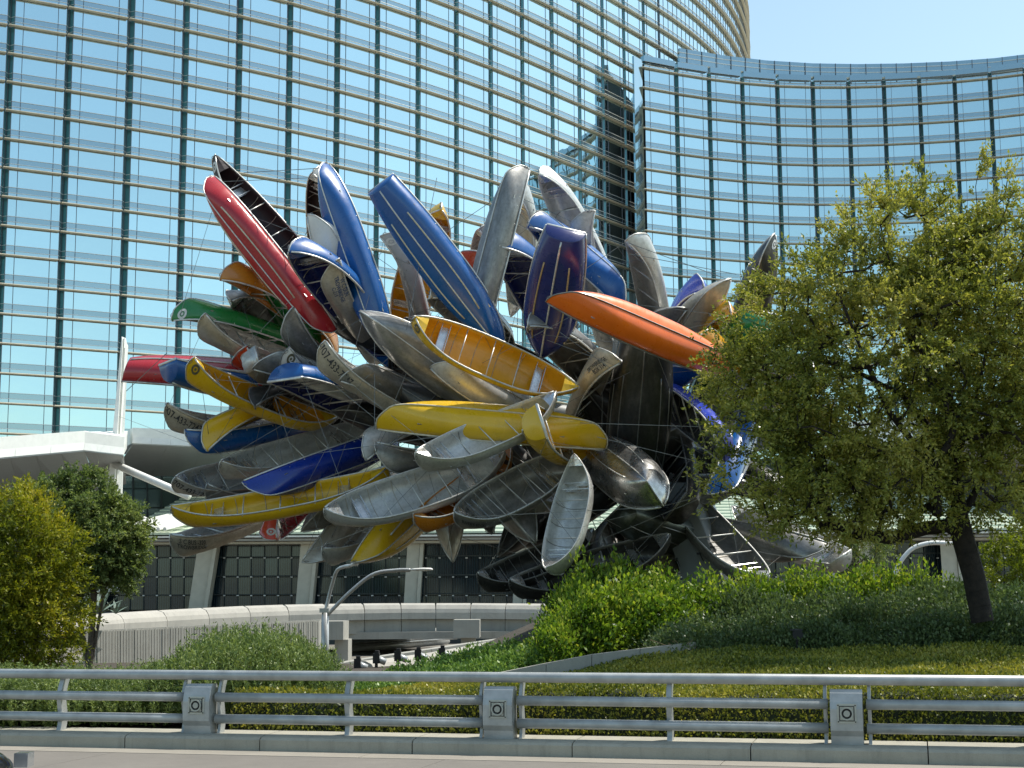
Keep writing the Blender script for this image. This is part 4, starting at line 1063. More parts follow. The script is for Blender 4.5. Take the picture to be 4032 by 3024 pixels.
def tint_field(p, sc, amp=.35, base=.45, rnd_amp=.22):
    q = p * sc
    w = np.sin(q[:, 0] * 1.7 + 1.3 * np.sin(q[:, 1] * 1.1)) + np.sin(q[:, 1] * 2.1 + q[:, 2] * 1.6) + np.sin(q[:, 2] * 2.6 + q[:, 0] * .9)
    return np.clip(base + amp * w / 3 + rs.normal(0, rnd_amp, len(p)), 0, 1)


def grow(name, label, cat, base, limbs, blobs, n_cl, per, leaf, wid, mat, bark, r_base, spread=.42, up=.25, group=None, tsc=.9, stems=0, tb=.45):
    """trunk and limbs given as polylines; leaf sprays fill the blobs (centre, radii) and twigs join them to the wood"""
    root = empty(name, base, label, cat, group); b0 = Vector(base)
    nodes = []; par = []; fixed = []
    for li in limbs:
        pts = [Vector(p) - b0 for p in li]; prev = -1
        if nodes:
            prev = min(range(len(nodes)), key=lambda i: (nodes[i] - pts[0]).length)
        for i in range(len(pts) - 1):
            k = max(2, int((pts[i + 1] - pts[i]).length / .22))
            for j in range(k + (1 if i == len(pts) - 2 else 0)):
                nodes.append(pts[i].lerp(pts[i + 1], j / k)); par.append(prev); prev = len(nodes) - 1
    cl = []
    vol = np.array([b[1][0] * b[1][1] * b[1][2] for b in blobs]); pick = rs.choice(len(blobs), n_cl, p=vol / vol.sum())
    for k in pick:
        c, r = blobs[k]; d = unit(rs.normal(0, 1, (1, 3)))[0]; t = rs.uniform(.25, 1) ** .45
        cl.append(np.array(c) - np.array(base) + d * np.array(r) * t)
    cl = np.array(cl); hub = np.array(nodes[max(0, len(nodes) // 4)])
    cl = cl[np.argsort(np.linalg.norm(cl - hub, axis=1))]
    NA = np.array([tuple(n) for n in nodes]); tips = []
    tw_edges = []
    for c in cl:
        d = np.linalg.norm(NA - c, axis=1) + .35 * np.maximum(0, NA[:, 2] - c[2]) ; i = int(np.argmin(d)); a = NA[i]; L = np.linalg.norm(c - a)
        k = max(1, min(5, int(L / .3))); prev = i
        for j in range(1, k + 1):
            t = j / k; p = a + (c - a) * t + np.array([0, 0, -.10 * L * math.sin(t * math.pi)]) * .6 + rs.normal(0, .03, 3)
            NA = np.vstack([NA, p]); par.append(prev); prev = len(NA) - 1
        tips.append(prev)
    n = len(NA); w = np.zeros(n)
    for t in tips: w[t] += 1
    for i in range(n - 1, -1, -1):
        if par[i] >= 0: w[par[i]] += w[i]
    rad = np.maximum(.006, r_base * (np.maximum(w, .6) / max(1, w[0])) ** .47)
    # wood
    V, Fc = [], []
    for i in range(n):
        j = par[i]
        if j < 0: continue
        a, b = NA[j], NA[i]; dv = b - a; L = np.linalg.norm(dv)
        if L < 1e-6: continue
        dv /= L; s1 = np.cross(dv, [0.3, .2, 1.] if abs(dv[2]) < .95 else [1., 0, 0]); s1 /= np.linalg.norm(s1); s2 = np.cross(dv, s1)
        m_ = 8 if rad[i] > .06 else (5 if rad[i] > .02 else 3); o = len(V)
        ra = rad[j] if rad[j] < rad[i] * 1.7 else rad[i] * 1.25
        for rr, p in ((ra, a), (rad[i], b + dv * .01)):
            for q in range(m_):
                g_ = 2 * math.pi * q / m_; V.append(p + (s1 * math.cos(g_) + s2 * math.sin(g_)) * rr)
        Fc += [(o + q, o + (q + 1) % m_, o + m_ + (q + 1) % m_, o + m_ + q) for q in range(m_)]
    me = arr_mesh('trunk', np.array(V), np.array(Fc), bark, smooth=True); link('trunk', me, root)
    # leaf sprays: short twigs around each tip, leaves along them
    cen = np.mean([np.array(b[0]) for b in blobs], 0) - np.array(base)
    P, D = [], []
    for t in tips:
        c = NA[t]; out = unit((c - cen)[None])[0]; nt_ = rs.integers(3, 6); k = max(3, int(per / nt_))
        for _ in range(nt_):
            d = unit((out * .8 + rs.normal(0, .6, 3) + np.array([0, 0, up]))[None])[0]; ln = spread * rs.uniform(.6, 1.5)
            s = rs.uniform(.0, 1, k)[:, None]; p = c + d * s * ln + np.array([0, 0, -.25]) * (s ** 2) * ln * rs.uniform(-.3, 1) + rs.normal(0, .03 * spread / .4, (k, 3))
            P.append(p); D.append(np.repeat(d[None], k, 0))
    P = np.vstack(P); D = np.vstack(D)
    V, Fq, T = leaves(P, D, leaf, wid, tint_field(P, tsc, base=tb), .75)
    link('crown', arr_mesh('crown', V, Fq, M[mat], T), root)
    return root


# big tree on the right
bz = 2.02
tb_ = at(3868, 2420, 29)
T0 = Vector((tb_.x, 29, bz - .15))
def a29(u, v, dy=0): return at(u, v, 29 + dy)
limbs = [[T0, a29(3835, 2270), a29(3795, 2130), a29(3770, 2040)],
         [a29(3785, 2090), a29(3770, 1950), a29(3745, 1750, .2), a29(3735, 1500, .3), a29(3700, 1200, .2), a29(3690, 950)],
         [a29(3790, 2100), a29(3730, 2070), a29(3640, 2080), a29(3500, 2120, -.4), a29(3330, 2095, -.8)],
         [a29(3770, 2000), a29(3640, 1800, -.5), a29(3500, 1620, -.8), a29(3400, 1400, -1), a29(3300, 1150, -1)],
         [a29(3750, 1800), a29(3560, 1560, .6), a29(3350, 1450, 1.), a29(3100, 1330, 1.2), a29(2880, 1230, 1.2)],
         [a29(3650, 1830, -.4), a29(3420, 1760, -1), a29(3200, 1680, -1.2), a29(2980, 1700, -1.2)],
         [a29(3780, 2050), a29(3860, 1900, .5), a29(3960, 1700, .8), a29(4100, 1400, 1), a29(4180, 1100, 1.)],
         [a29(3750, 1850), a29(3850, 1550, -.8), a29(3920, 1200, -1.), a29(3960, 900, -1.)],
         [a29(3800, 2110), a29(3900, 2080, .3), a29(4060, 2105, .6), a29(4260, 2080, .6)],
         [a29(3740, 1600), a29(3560, 1250, -.2), a29(3480, 950, -.2)]]
def bl(u, v, ru, rv, dy=0, rd=None):
    p = at(u, v, 29 + dy); k = 29 / F_
    return (tuple(p), (ru * k, (rd or (ru + rv) / 2) * k, rv * k))
blobs = [bl(3500, 1500, 560, 520, 0, 420), bl(3050, 1260, 260, 190, .3), bl(3000, 1780, 250, 230, -.6), bl(3380, 1900, 380, 210, -.6), bl(3870, 1350, 420, 520, .3),
         bl(3560, 1000, 330, 260), bl(3950, 960, 220, 220), bl(3900, 1900, 330, 190, -.3), bl(3300, 1150, 260, 200), bl(3250, 2030, 260, 90, -.8),
         bl(4180, 1500, 260, 560, .3), bl(3640, 780, 120, 130), bl(3880, 760, 110, 120), bl(2900, 1500, 160, 160, .5), bl(3480, 820, 110, 110), bl(3120, 1540, 300, 260, .2)]
grow('broadleaf_tree', 'large spreading olive green tree with a dark leaning trunk on the right', 'tree', T0, limbs, blobs, 2100, 105, .080, .24, 'leaf_tree', M['bark'], .215, spread=.40, up=.3, tsc=1.1, tb=.5)

# trees on the left
def simple_tree(name, label, u, vb, y, z, blobs_px, mat, n_cl, per, leaf, wid, r, trunks, bark='bark2', spread=.34, tb=.45, dens=1.):
    k = y / F_; b = at(u, vb, y); base = Vector((b.x, y, z))
    bls = [(tuple(at(x, v, y + dy)), (ru * k, (ru + rv) / 2 * k * .8, rv * k)) for x, v, ru, rv, dy in blobs_px]
    lim = []
    for tr in trunks: lim.append([base if i == 0 else at(p[0], p[1], y + (p[2] if len(p) > 2 else 0)) for i, p in enumerate(tr)])
    return grow(name, label, 'tree', base, lim, bls, n_cl, per, leaf, wid, mat, M[bark], r, spread=spread, up=.2, tsc=1.2, tb=tb)

simple_tree('rounded_tree', 'round grey green tree behind the yellowish one at the left', 360, 2400, 46, .2,
            [(340, 2120, 220, 200, 0), (240, 2000, 140, 120, 0), (450, 2120, 120, 150, 0), (330, 1930, 110, 80, .3), (470, 2230, 90, 90, 0), (220, 2220, 150, 130, 0), (130, 2010, 90, 100, .5)],
            'leaf_grey', 760, 130, .10, .24, .13, [[(0, 0), (370, 2330), (350, 2230), (340, 2100)], [(360, 2260), (440, 2150), (480, 2080)], [(355, 2240), (260, 2130), (210, 2030)]])
simple_tree('feathery_tree', 'yellow green bushy tree at the left edge, nearest of the left trees', 20, 2700, 33, .2,
            [(60, 2200, 230, 240, 0), (-60, 2350, 260, 300, 0), (180, 2400, 150, 210, 0), (60, 2500, 260, 130, 0), (60, 2010, 110, 100, 0), (-100, 2050, 160, 150, .3), (220, 2200, 90, 120, 0), (240, 2560, 90, 60, -.2)],
            'leaf_gold', 760, 105, .09, .18, .10, [[(0, 0), (20, 2550), (30, 2350), (60, 2100)], [(20, 2500), (130, 2350), (180, 2200)], [(20, 2520), (-80, 2350), (-110, 2150)], [(20, 2560), (160, 2480), (250, 2400)]], spread=.4, tb=.42)
simple_tree('small_tree', 'small thin leaved tree below the far lamp arms, behind the hedge on the right', 3360, 2330, 46, 1.0,
            [(3370, 2180, 120, 110, 0), (3300, 2110, 90, 80, 0), (3430, 2120, 80, 90, 0)], 'leaf_grey', 150, 60, .07, .2, .06, [[(0, 0), (3365, 2250), (3370, 2150)]])
simple_tree('background_shrub', 'bright yellow green tall shrub behind the trunk at the right edge', 3990, 2400, 40, 1.8,
            [(3990, 2250, 130, 130, 0), (4120, 2200, 150, 180, .3), (3950, 2370, 120, 70, 0)], 'leaf_back', 260, 90, .075, .24, .05, [[(0, 0), (3990, 2320), (4000, 2220)], [(4000, 2330), (4100, 2220)]], tb=.55)

# bushes: a few plants of each kind are built, the rest are copies that share their meshes
def bush_mesh(rad, h, n, leaf, wid, mat, style):
    k = n
    if style == 'spike':      # upright needle sprigs
        ns = max(12, n // 26); bx = rs.uniform(-1, 1, (ns, 2)); bx = bx[(bx ** 2).sum(1) < 1] * rad
        P, D = [], []
        for x, y in np.concatenate([bx, bx * .9, bx[:, ::-1]]):
            hh = h * (1 - .42 * ((x * x + y * y) / rad ** 2)) * rs.uniform(.8, 1.12); ln = np.array([x * .2, y * .2, 0]) + rs.normal(0, .05, 3); m_ = 44
            s = rs.uniform(.25, 1, m_)[:, None]; p = np.array([x * .85, y * .85, 0]) + np.array([0, 0, hh]) * s + ln * s
            P.append(p); a = rs.uniform(0, 2 * math.pi, m_); D.append(np.stack([np.cos(a) * .6, np.sin(a) * .6, np.full(m_, .9)], 1))
        P = np.vstack(P); D = np.vstack(D)
    else:
        nc_ = max(10, n // 24); d = unit(rs.normal(0, 1, (nc_, 3))); d[:, 2] = np.abs(d[:, 2]); t = rs.uniform(.2, 1, nc_)[:, None] ** .4
        bump = 1 + .16 * np.sin(d[:, :1] * 5 + 1) + .13 * np.sin(d[:, 1:2] * 7)
        c = d * t * bump * np.array([rad, rad, h * .9]) + np.array([0, 0, .08])
        P = np.repeat(c, 24, 0) + rs.normal(0, .085 * rad / .6, (nc_ * 24, 3)); P[:, 2] = np.abs(P[:, 2]); D = np.repeat(d, 24, 0) + np.array([0, 0, .5])
    V, Fq, T = leaves(P, D, leaf, wid, tint_field(P, 2.6, .3, .45, .24), .7)
    f = arr_mesh('foliage', V, Fq, M[mat], T)
    q = MB()
    for _ in range(9):
        a = rs.uniform(0, 2 * math.pi); x, y = math.cos(a) * rad * .7, math.sin(a) * rad * .7
        q.tube([(x * .1, y * .1, -.1), (x * .5, y * .5, h * .4), (x, y, h * .75)], [.018, .012, .005], 4)
    return f, q.mesh('stem', M['bark2'])


BM = {}
def bushes(name, cat, group, kind, spots, labels):
    ms = BM[kind]
    for i, (p, sc, hh) in enumerate(spots):
        o = empty(name, p, labels[i] if i < len(labels) else labels[-1], cat, group)
        o.rotation_euler = (0, 0, rnd.uniform(0, 6.28)); o.scale = (sc, sc, hh)
        f, s = ms[i % len(ms)]; link('foliage', f, o); link('stem', s, o)


BM['hedge'] = [bush_mesh(.85, 1.15, 6500, .10, .26, 'leaf_hedge', 'round') for _ in range(3)]
BM['shade'] = [bush_mesh(.75, .62, 5000, .075, .28, 'leaf_shade', 'round') for _ in range(3)]
BM['rose'] = [bush_mesh(.95, 1.2, 5600, .068, .13, 'leaf_rose', 'spike') for _ in range(3)]
BM['low'] = [bush_mesh(.42, .34, 1500, .075, .26, 'leaf_low', 'round') for _ in range(3)]

spots = []
def at_ground(u, y, dz=0):
    p = at(u, 2400, y); return Vector((p.x, y, bed_z(p.x, y) + dz))
for u, y, sc, hh in ((2190, 30.6, .75, .85), (2290, 31.2, 1.0, 1.05), (2400, 31.6, 1.05, 1.1), (2520, 31.6, 1.1, 1.0), (2640, 32.0, 1.05, 1.0), (2330, 33.4, 1.0, 1.25), (2480, 33.6, 1.05, 1.15),
                     (2770, 32.4, 1.05, .95), (2890, 32.6, 1.0, .9), (3010, 32.8, 1.05, .92), (3130, 33, 1.0, .95), (3250, 33, 1.05, 1.0), (3370, 33.2, 1.0, .98), (3490, 33.2, 1.0, 1.0), (3600, 33.2, .95, 1.0),
                     (2250, 32.6, .8, 1.0), (2620, 34, 1., 1.0), (3710, 33.4, .8, .8)):
    spots.append((at_ground(u, y, -.12), sc, hh))
bushes('hedge_bush', 'bush', 'bright leafy bushes below the boats', 'hedge', spots, [
    'small bright bush at the left end of the leafy row, beside the ramp', 'tall bright leafy bush second from the ramp', 'bright leafy bush under the hanging open aluminium canoe', 'bright leafy bush in front of the steel pedestal, left of it',
    'bright leafy bush right below the steel pedestal', 'tall rear bush beside the lowest blackish canoes', 'tall rear bush between the lowest canoes and the pedestal', 'bright leafy bush below the slanting grey canoe',
    'bright leafy bush right of the slanting grey canoe tip', 'bright leafy bush left of the first far lamp arm', 'bright leafy bush under the low aluminium stern', 'bright leafy bush below the first far lamp arm',
    'bright leafy bush between the two far lamp arms', 'bright leafy bush below the second far lamp arm', 'bright leafy bush left of the dark tree trunk', 'rear bush at the left end of the leafy row',
    'rear bush right behind the steel pedestal', 'small bright bush touching the dark tree trunk'])
spots = []
for r_, (y, n, u0_, u1_) in enumerate(((29.6, 12, 2720, 4080), (30.6, 12, 2660, 4100), (31.6, 10, 2900, 4120), (32.6, 6, 3640, 4120))):
    for k in range(n):
        spots.append((at_ground(u0_ + (u1_ - u0_) * (k + rnd.uniform(-.25, .25)) / (n - 1), y + rnd.uniform(-.2, .2), -.06), rnd.uniform(.85, 1.1), rnd.uniform(.8, 1.15) * (1.0 if r_ < 2 else 1.15)))
bushes('shade_shrub', 'shrub', 'dull green shrubs in the shade of the big tree', 'shade', spots, ['dull green shrub in the shade under the big tree'])
spots = []
for y, us_ in ((26.9, (-60, 120, 300, 480, 660, 840, 1010, 1150)), (27.9, (0, 190, 380, 560, 740, 900, 1060, 1180)), (29.2, (60, 300, 520, 700, 860, 1010, 1130))):
    for u in us_:
        x = at(u, 2600, y).x; f = .74 + .62 * math.exp(-((u - 990) / 230) ** 2)
        spots.append((Vector((x, y, bed_z(x, y) - .08)), rnd.uniform(.9, 1.1), f * rnd.uniform(.92, 1.08)))
bushes('rosemary_bush', 'bush', 'needle leaved bushes behind the railing at the left', 'rose', spots, ['upright needle leaved green bush behind the left part of the railing'])
def low_z(x, y): return .50 + .5 * sstep(-3.4, .8, x) + .10 * (y - 31)
spots = []
for y, n, u0_, u1_ in ((28.6, 9, 1330, 1760), (29.4, 12, 1340, 1980), (30.3, 13, 1360, 2140), (31.2, 10, 1560, 2180), (32.1, 7, 1750, 2190)):
    for k in range(n):
        u = u0_ + (u1_ - u0_) * (k + rnd.uniform(-.3, .3)) / (n - 1); p = at(u, 2600, y); spots.append((Vector((p.x, y, low_z(p.x, y) - .03)), rnd.uniform(.85, 1.15), rnd.uniform(.8, 1.1)))
bushes('low_plant', 'plant', 'low whorled plants between the ramp and the clipped bed', 'low', spots, ['low green whorled plant on the slope between ramp and clipped bed'])

heightfield('low_bank', np.linspace(-4.2, 1.2, 30), np.linspace(27.6, 33, 20), low_z, M['soil'])
tag(bpy.data.objects['low_bank'], kind='structure')

# clipped ground cover: mounded top and a steep sheared front face
def cover_z(x, y):
    d = y - ry(x); r_ = sstep(-3.4, 1.5, x)
    z_ = .80 + .10 * r_ + (d - 1) / 5.5 * (.14 + .34 * sstep(0, 4.5, x))
    edge = sstep(.62, 1.0, d) 
    bumps = .04 * math.sin(x * 1.3 + y * .8) + .035 * math.sin(x * 2.9 - y * 1.7)
    return .26 + (z_ - .26 + bumps) * edge
xs_, dsz = np.linspace(-4.6, 13, 140), np.concatenate([np.linspace(.6, 1.1, 10), np.linspace(1.2, 6.6, 36)])
def dmax(x): return max(2.0, min(3.2 + .95 * (x + 1.5), 3.9 + 1.02 * (x - .05), 29.15 - ry(x) if x > 3.4 else 99))
V = np.array([(x, ry(x) + min(d, dmax(x)), cover_z(x, ry(x) + min(d, dmax(x)))) for d in dsz for x in xs_]); nx = len(xs_)
Fq = np.array([(j * nx + i, j * nx + i + 1, (j + 1) * nx + i + 1, (j + 1) * nx + i) for j in range(len(dsz) - 1) for i in range(nx - 1)])
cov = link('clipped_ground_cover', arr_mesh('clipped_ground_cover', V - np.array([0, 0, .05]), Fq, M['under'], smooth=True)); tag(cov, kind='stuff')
# leaves scattered by area
tri = V[Fq]; e1 = tri[:, 1] - tri[:, 0]; e2 = tri[:, 3] - tri[:, 0]; ar = np.linalg.norm(np.cross(e1, e2), axis=1)
n = 120000; pk = rs.choice(len(Fq), n, p=ar / ar.sum()); a_, b_ = rs.uniform(0, 1, (2, n, 1))
P = tri[pk, 0] + e1[pk] * a_ + e2[pk] * b_; nn = unit(np.cross(e1, e2))[pk]; nn[nn[:, 2] < 0] *= -1
P = P + nn * rs.uniform(-.05, .06, (n, 1))
V2, F2, T2 = leaves(P, nn * .8 + np.array([0, 0, .5]), .058, .30, tint_field(P, 1.5, .38, .48, .22), .8)
tag(link('clipped_leaves', arr_mesh('clipped_leaves', V2, F2, M['leaf_bed'], T2)), kind='stuff')

# agaves in front of the lobby
for u, v, y, s in ((392, 2412, 50, .95), (318, 2412, 50, .6), (455, 2415, 51, .55)):
    p = at(u, v, y); ag = empty('agave', (p.x, y, p.z), {392: 'large spiky agave rosette above the bridge parapet', 318: 'smaller spiky agave left of the large one', 455: 'smallest agave right of the large one'}[u], 'plant')
    for k in range(15):
        a = k * 2.4; tl = .35 + .9 * (k / 15); d = Vector((math.cos(a) * math.cos(tl), math.sin(a) * math.cos(tl), math.sin(tl))); sd_ = Vector((-math.sin(a), math.cos(a), 0)); L = s * rnd.uniform(.8, 1.1)
        q = MB(); pts = [(0, .05), (.35, .075), (.7, .05), (1, .003)]; vv = []
        for t, w_ in pts:
            c = d * L * t + Vector((0, 0, -.12 * L * t * t)); vv += [c - sd_ * w_ * s, c + sd_ * w_ * s, c - Vector((0, 0, .03 * s))]
        ff = []
        for i in range(3):
            o = i * 3; ff += [(o, o + 1, o + 4, o + 3), (o + 1, o + 2, o + 5, o + 4), (o + 2, o, o + 3, o + 5)]
        q.add(vv, ff); link('leaf', q.mesh('leaf', M['agave']), ag)
# dry twigs on the wall end
dt = empty('dry_bush', at_ground(2700, 29.2), 'leafless dry twiggy bush at the end of the concrete edging', 'bush'); q = MB()
for _ in range(46):
    a = rs.uniform(0, 2 * math.pi); r_ = rs.uniform(.2, .75); z_ = rs.uniform(.15, .6); q.tube([(0, 0, 0), (math.cos(a) * r_ * .5, math.sin(a) * r_ * .3, z_ * .8), (math.cos(a) * r_, math.sin(a) * r_ * .6, z_)], .006, 3)
q.f = q.f; link('twig', q.mesh('twig', M['dry']), dt)

# ------------------------------------------------------------------ road edge, railing, lamps
rdir = Vector((1, RB, 0)).normalized(); rn = Vector((-rdir.y, rdir.x, 0))      # rn points away from the road
def rp_(x, off=0., z=0.): return Vector((x, ry(x), z)) + rn * off

rd = empty('road', (0, 18, 0)); tag(rd, kind='structure')
q = MB(); q.add([rp_(-40, -14, -.03), rp_(40, -14, -.03), rp_(40, -.30, -.03), rp_(-40, -.30, -.03)], [(0, 1, 2, 3)]); q.build('road_bed', M['dark'], rd, fix=False)
def rslab(x0, x1, o0, o1, z, mat, nm, t=.08):
    s = MB(); c = [rp_(x0, o0, z - t), rp_(x1, o0, z - t), rp_(x1, o1, z - t), rp_(x0, o1, z - t)]; s.hexa(c + [p + Vector((0, 0, t)) for p in c]); s.build(nm, M[mat], rd)
xj = [-36, -30, -24, -18, -12.4, -7.2, -2.05, 3.1, 8.3, 13.5, 19, 25, 31, 37]
for i in range(len(xj) - 1):
    rslab(xj[i] + .006, xj[i + 1] - .006, -1.02, -.34, .04, 'gutter', 'gutter_slab'); 
    rslab(xj[i] + 1.3 + .006, xj[i + 1] + 1.3 - .006, -4.6, -1.035, .036, 'road', 'road_slab'); rslab(xj[i] + .3 + .006, xj[i + 1] + .3 - .006, -8.4, -4.615, .036, 'road', 'road_slab'); rslab(xj[i] + .006, xj[i + 1] - .006, -13, -8.415, .036, 'road', 'road_slab')

kb = empty('kerb', (0, RA, 0)); tag(kb, kind='structure')
kx = [-21, -17, -13.2, -9.4, (at(528, 2900, 24).x - 0), 0, 0, 0, 0, 0, 0, 0, 0, 0]
kx = [-22, -18.4, -14.8, -11.4] + [at(u, 2900, 23.6 - .257 * ((u - 2016) / F_ * 23.6)).x for u in (35, 528, 1056, 1650, 2272, 2967, 3664, 4420)] + [12.6, 15.4, 18.4, 21.6]
for i in range(len(kx) - 1):
    a, L = kx[i] + .008, (kx[i + 1] - kx[i] - .016)
    s = MB(); j = rnd.uniform(-.012, .012)
    prof = [(-.34 + j, -.06), (-.34 + j, .20), (-.30 + j, .235), (-.12 + j, .262), (.55, .27), (.55, -.06)]
    s.extrude(prof, rn, Vector((0, 0, 1)), rp_(a, 0, 0), rdir * (L / rdir.x)); s.build('kerb_block', M['kerb'], kb)

KT = .262
rl = empty('steel_railing', rp_(0, 0, KT), 'grey three bar pipe railing along the whole road edge', 'railing')
boxes_u = (808, 1965, 3303)
def ru(u):   # x on the railing line that lands at pixel column u
    t = (u - W_ / 2) / F_; return t * RA / (1 - t * RB) if abs(1 - t * RB) > 1e-6 else 0
bx = [ru(u) for u in boxes_u]; step = (bx[2] - bx[0]) / 2
allb = [bx[0] - step * 3, bx[0] - step * 2, bx[0] - step] + bx + [bx[2] + step, bx[2] + step * 2, bx[2] + step * 3]
top = MB(); tz = KT + .90
s = MB(); s.tube([rp_(allb[0], .05, tz), rp_(allb[-1], .05, tz)], .078, 14); s.build('top_rail', M['rail'], rl, True)
hw = .26
for i in range(len(allb) - 1):
    for z in (KT + .56, KT + .225):
        s = MB(); s.tube([rp_(allb[i] + hw, -.02, z), rp_(allb[i + 1] - hw, -.02, z)], .074, 14); s.build('lower_rail', M['rail'], rl, True)
    for xq in (allb[i] + .30, (allb[i] + allb[i + 1]) / 2, allb[i + 1] - .30):
        # curved bracket plate
        s = MB(); prof = []
        zz_ = np.linspace(0, .86, 12); f_ = [.03 + .055 * math.sin((z / .86) * math.pi * 2.0 + .5) + .10 * (z / .86 - .35) for z in zz_]
        prof = [(f - .085, z) for f, z in zip(f_, zz_)] + [(f + .085, z) for f, z in list(zip(f_, zz_))[::-1]]
        th = .075 if abs(xq - (allb[i] + allb[i + 1]) / 2) < .01 else .045
        s.extrude(prof, rn, Vector((0, 0, 1)), rp_(xq - th / 2, .05, KT), rdir * th); s.build('post', M['rail'], rl)
for i, xb in enumerate(allb):
    if i not in (3, 4, 5): continue
    lab = {3: 'grey light box with a round lens between the left railing bays', 4: 'grey light box with a round lens in the middle of the railing', 5: 'grey light box with a round lens at the right of the railing'}[i]
    o = empty('light_box', rp_(xb, 0, KT), lab, 'light', 'light boxes set into the railing')
    s = MB(); w = .225
    prof = [(-.10, .0), (-.115, .12), (-.17, .20), (-.175, .50), (-.15, .60), (-.10, .72), (-.05, .765), (.10, .765), (.14, .70), (.14, 0)]
    s.extrude(prof, rn, Vector((0, 0, 1)), rp_(xb - w, 0, KT), rdir * (2 * w)); s.build('housing', M['rail'], o)
    def disc(off, c, r, n, th, nm, mt, hole=0):
        s = MB(); cc = rp_(xb, off, KT + c); vv = []
        for k in range(n):
            a = 2 * math.pi * k / n + (math.pi / 4 if n == 4 else 0); vv.append(cc + rdir * math.cos(a) * r + Vector((0, 0, math.sin(a) * r)))
        if hole:
            v2 = [cc + (p - cc) * hole for p in vv]; al = vv + v2 + [p - rn * th for p in vv] + [p - rn * th for p in v2]
            ff = []
            for k in range(n):
                j = (k + 1) % n; ff += [(k, j, n + j, n + k), (2 * n + k, 3 * n + k, 3 * n + j, 2 * n + j), (k, 2 * n + k, 2 * n + j, j), (n + k, n + j, 3 * n + j, 3 * n + k)]
            s.add(al, ff)
        else:
            s.add(vv + [p - rn * th for p in vv], [tuple(range(n)), tuple(range(n, 2 * n))[::-1]] + [(k, n + k, n + (k + 1) % n, (k + 1) % n) for k in range(n)])
        return s.build(nm, M[mt], o)
    disc(-.172, .44, .190, 4, .012, 'plate', 'plate'); disc(-.183, .44, .15, 4, .012, 'plate_frame', 'dark', .9)
    disc(-.184, .44, .095, 24, .03, 'lens_ring', 'plate', .78); disc(-.182, .44, .07, 24, .012, 'lens', 'dark'); disc(-.19, .44, .045, 20, .02, 'lamp', 'plate')
    for sx, sz in ((-1, -1), (-1, 1), (1, -1), (1, 1)):
        s = MB(); s.box(rp_(xb + sx * .115, -.187, KT + .44 + sz * .115), (.016, .012, .016)); s.build('bolt', M['dark'], o)

# concrete edging between the clipped bed and the shrubs
ce = empty('concrete_edging', at_ground(2300, 28.5), 'low concrete edging wall rising to the right above the clipped bed', 'wall')
pe = [(1960, 27.6, 2668, 2650), (2150, 28.0, 2652, 2612), (2330, 28.4, 2622, 2578), (2520, 28.8, 2592, 2555), (2740, 29.1, 2570, 2528)]
for (u0_, y0, vb0, vt0), (u1_, y1, vb1, vt1) in zip(pe[:-1], pe[1:]):
    a, b, c, d = at(u0_, vb0 + 25, y0), at(u1_, vb1 + 25, y1), at(u0_, vt0, y0), at(u1_, vt1, y1); dd = Vector((.05, .42, 0)); e = (b - a).normalized() * .006
    s = MB(); s.hexa([a + e, b - e, b - e + dd, a + e + dd, c + e, d - e, d - e + dd, c + e + dd]); s.build('edging_block', M['conc2'], ce)
ce2 = [(2740, 29.3, 2545), (3060, 29.3, 2548), (3380, 29.3, 2552), (3700, 29.3, 2553), (4100, 29.3, 2552)]
for (u0_, y0, v0), (u1_, y1, v1) in zip(ce2[:-1], ce2[1:]):
    a, b = at(u0_, v0, y0), at(u1_, v1, y1); s = MB(); e = (b - a).normalized() * .006; dn = Vector((0, 0, -.3)); dd = Vector((0, .2, 0))
    s.hexa([a + e + dn, b - e + dn, b - e + dn + dd, a + e + dn + dd, a + e, b - e, b - e + dd, a + e + dd]); s.build('edging_block', M['conc2'], ce)

fl = at(3140, 2500, 29.0); sp = empty('garden_spotlight', (fl.x, fl.y, fl.z - .2), 'small dark spotlight among the shaded shrubs', 'light')
s = MB(); s.tube([fl + Vector((0, -.05, 0)), fl + Vector((.02, .2, .04))], [.1, .075], 10); s.box(fl + Vector((0, .1, .09)), (.2, .2, .03)); s.build('housing', M['dark'], sp); s = MB(); s.tube([fl + Vector((0, .05, -.08)), fl + Vector((0, .05, -.3))], .025, 6); s.build('stem', M['dark'], sp)

# street lamps
def arc(p, n=12): # smooth path through control points
    p = [Vector(x) for x in p]; out = []
    for i in range(len(p) - 1):
        a, b, c, d = p[max(0, i - 1)], p[i], p[i + 1], p[min(len(p) - 1, i + 2)]
        for k in range(n):
            t = k / n; out.append(.5 * ((2 * b) + (c - a) * t + (2 * a - 5 * b + 4 * c - d) * t * t + (3 * b - a - 3 * c + d) * t ** 3))
    return out + [p[-1]]

def head(parent, p, d, s=1.):
    d = d.normalized(); sdv = d.cross(Vector((0, 0, 1))).normalized(); u = Vector((0, 0, 1)); q = MB(); vv = []; secs = [(0, .05, .05), (.15, .10, .07), (.5, .13, .085), (.78, .11, .07), (.86, .03, .03)]
    for t, w, h in secs:
        for k in range(10):
            a = 2 * math.pi * k / 10; vv.append(p + d * t * s + sdv * math.cos(a) * w * s + u * (math.sin(a) * h * s * (1 if math.sin(a) > 0 else .45)))
    ff = [(i * 10 + k, i * 10 + (k + 1) % 10, (i + 1) * 10 + (k + 1) % 10, (i + 1) * 10 + k) for i in range(4) for k in range(10)] + [tuple(range(10))[::-1], tuple(range(40, 50))]
    q.add(vv, ff); o = q.build('lamp_head', M['whitemetal'], parent, True)
    q = MB(); c = p + d * .5 * s - u * .035 * s; q.box(c, (.3 * s, .16 * s, .03 * s)); q.build('lens', M['lampglass'], o)

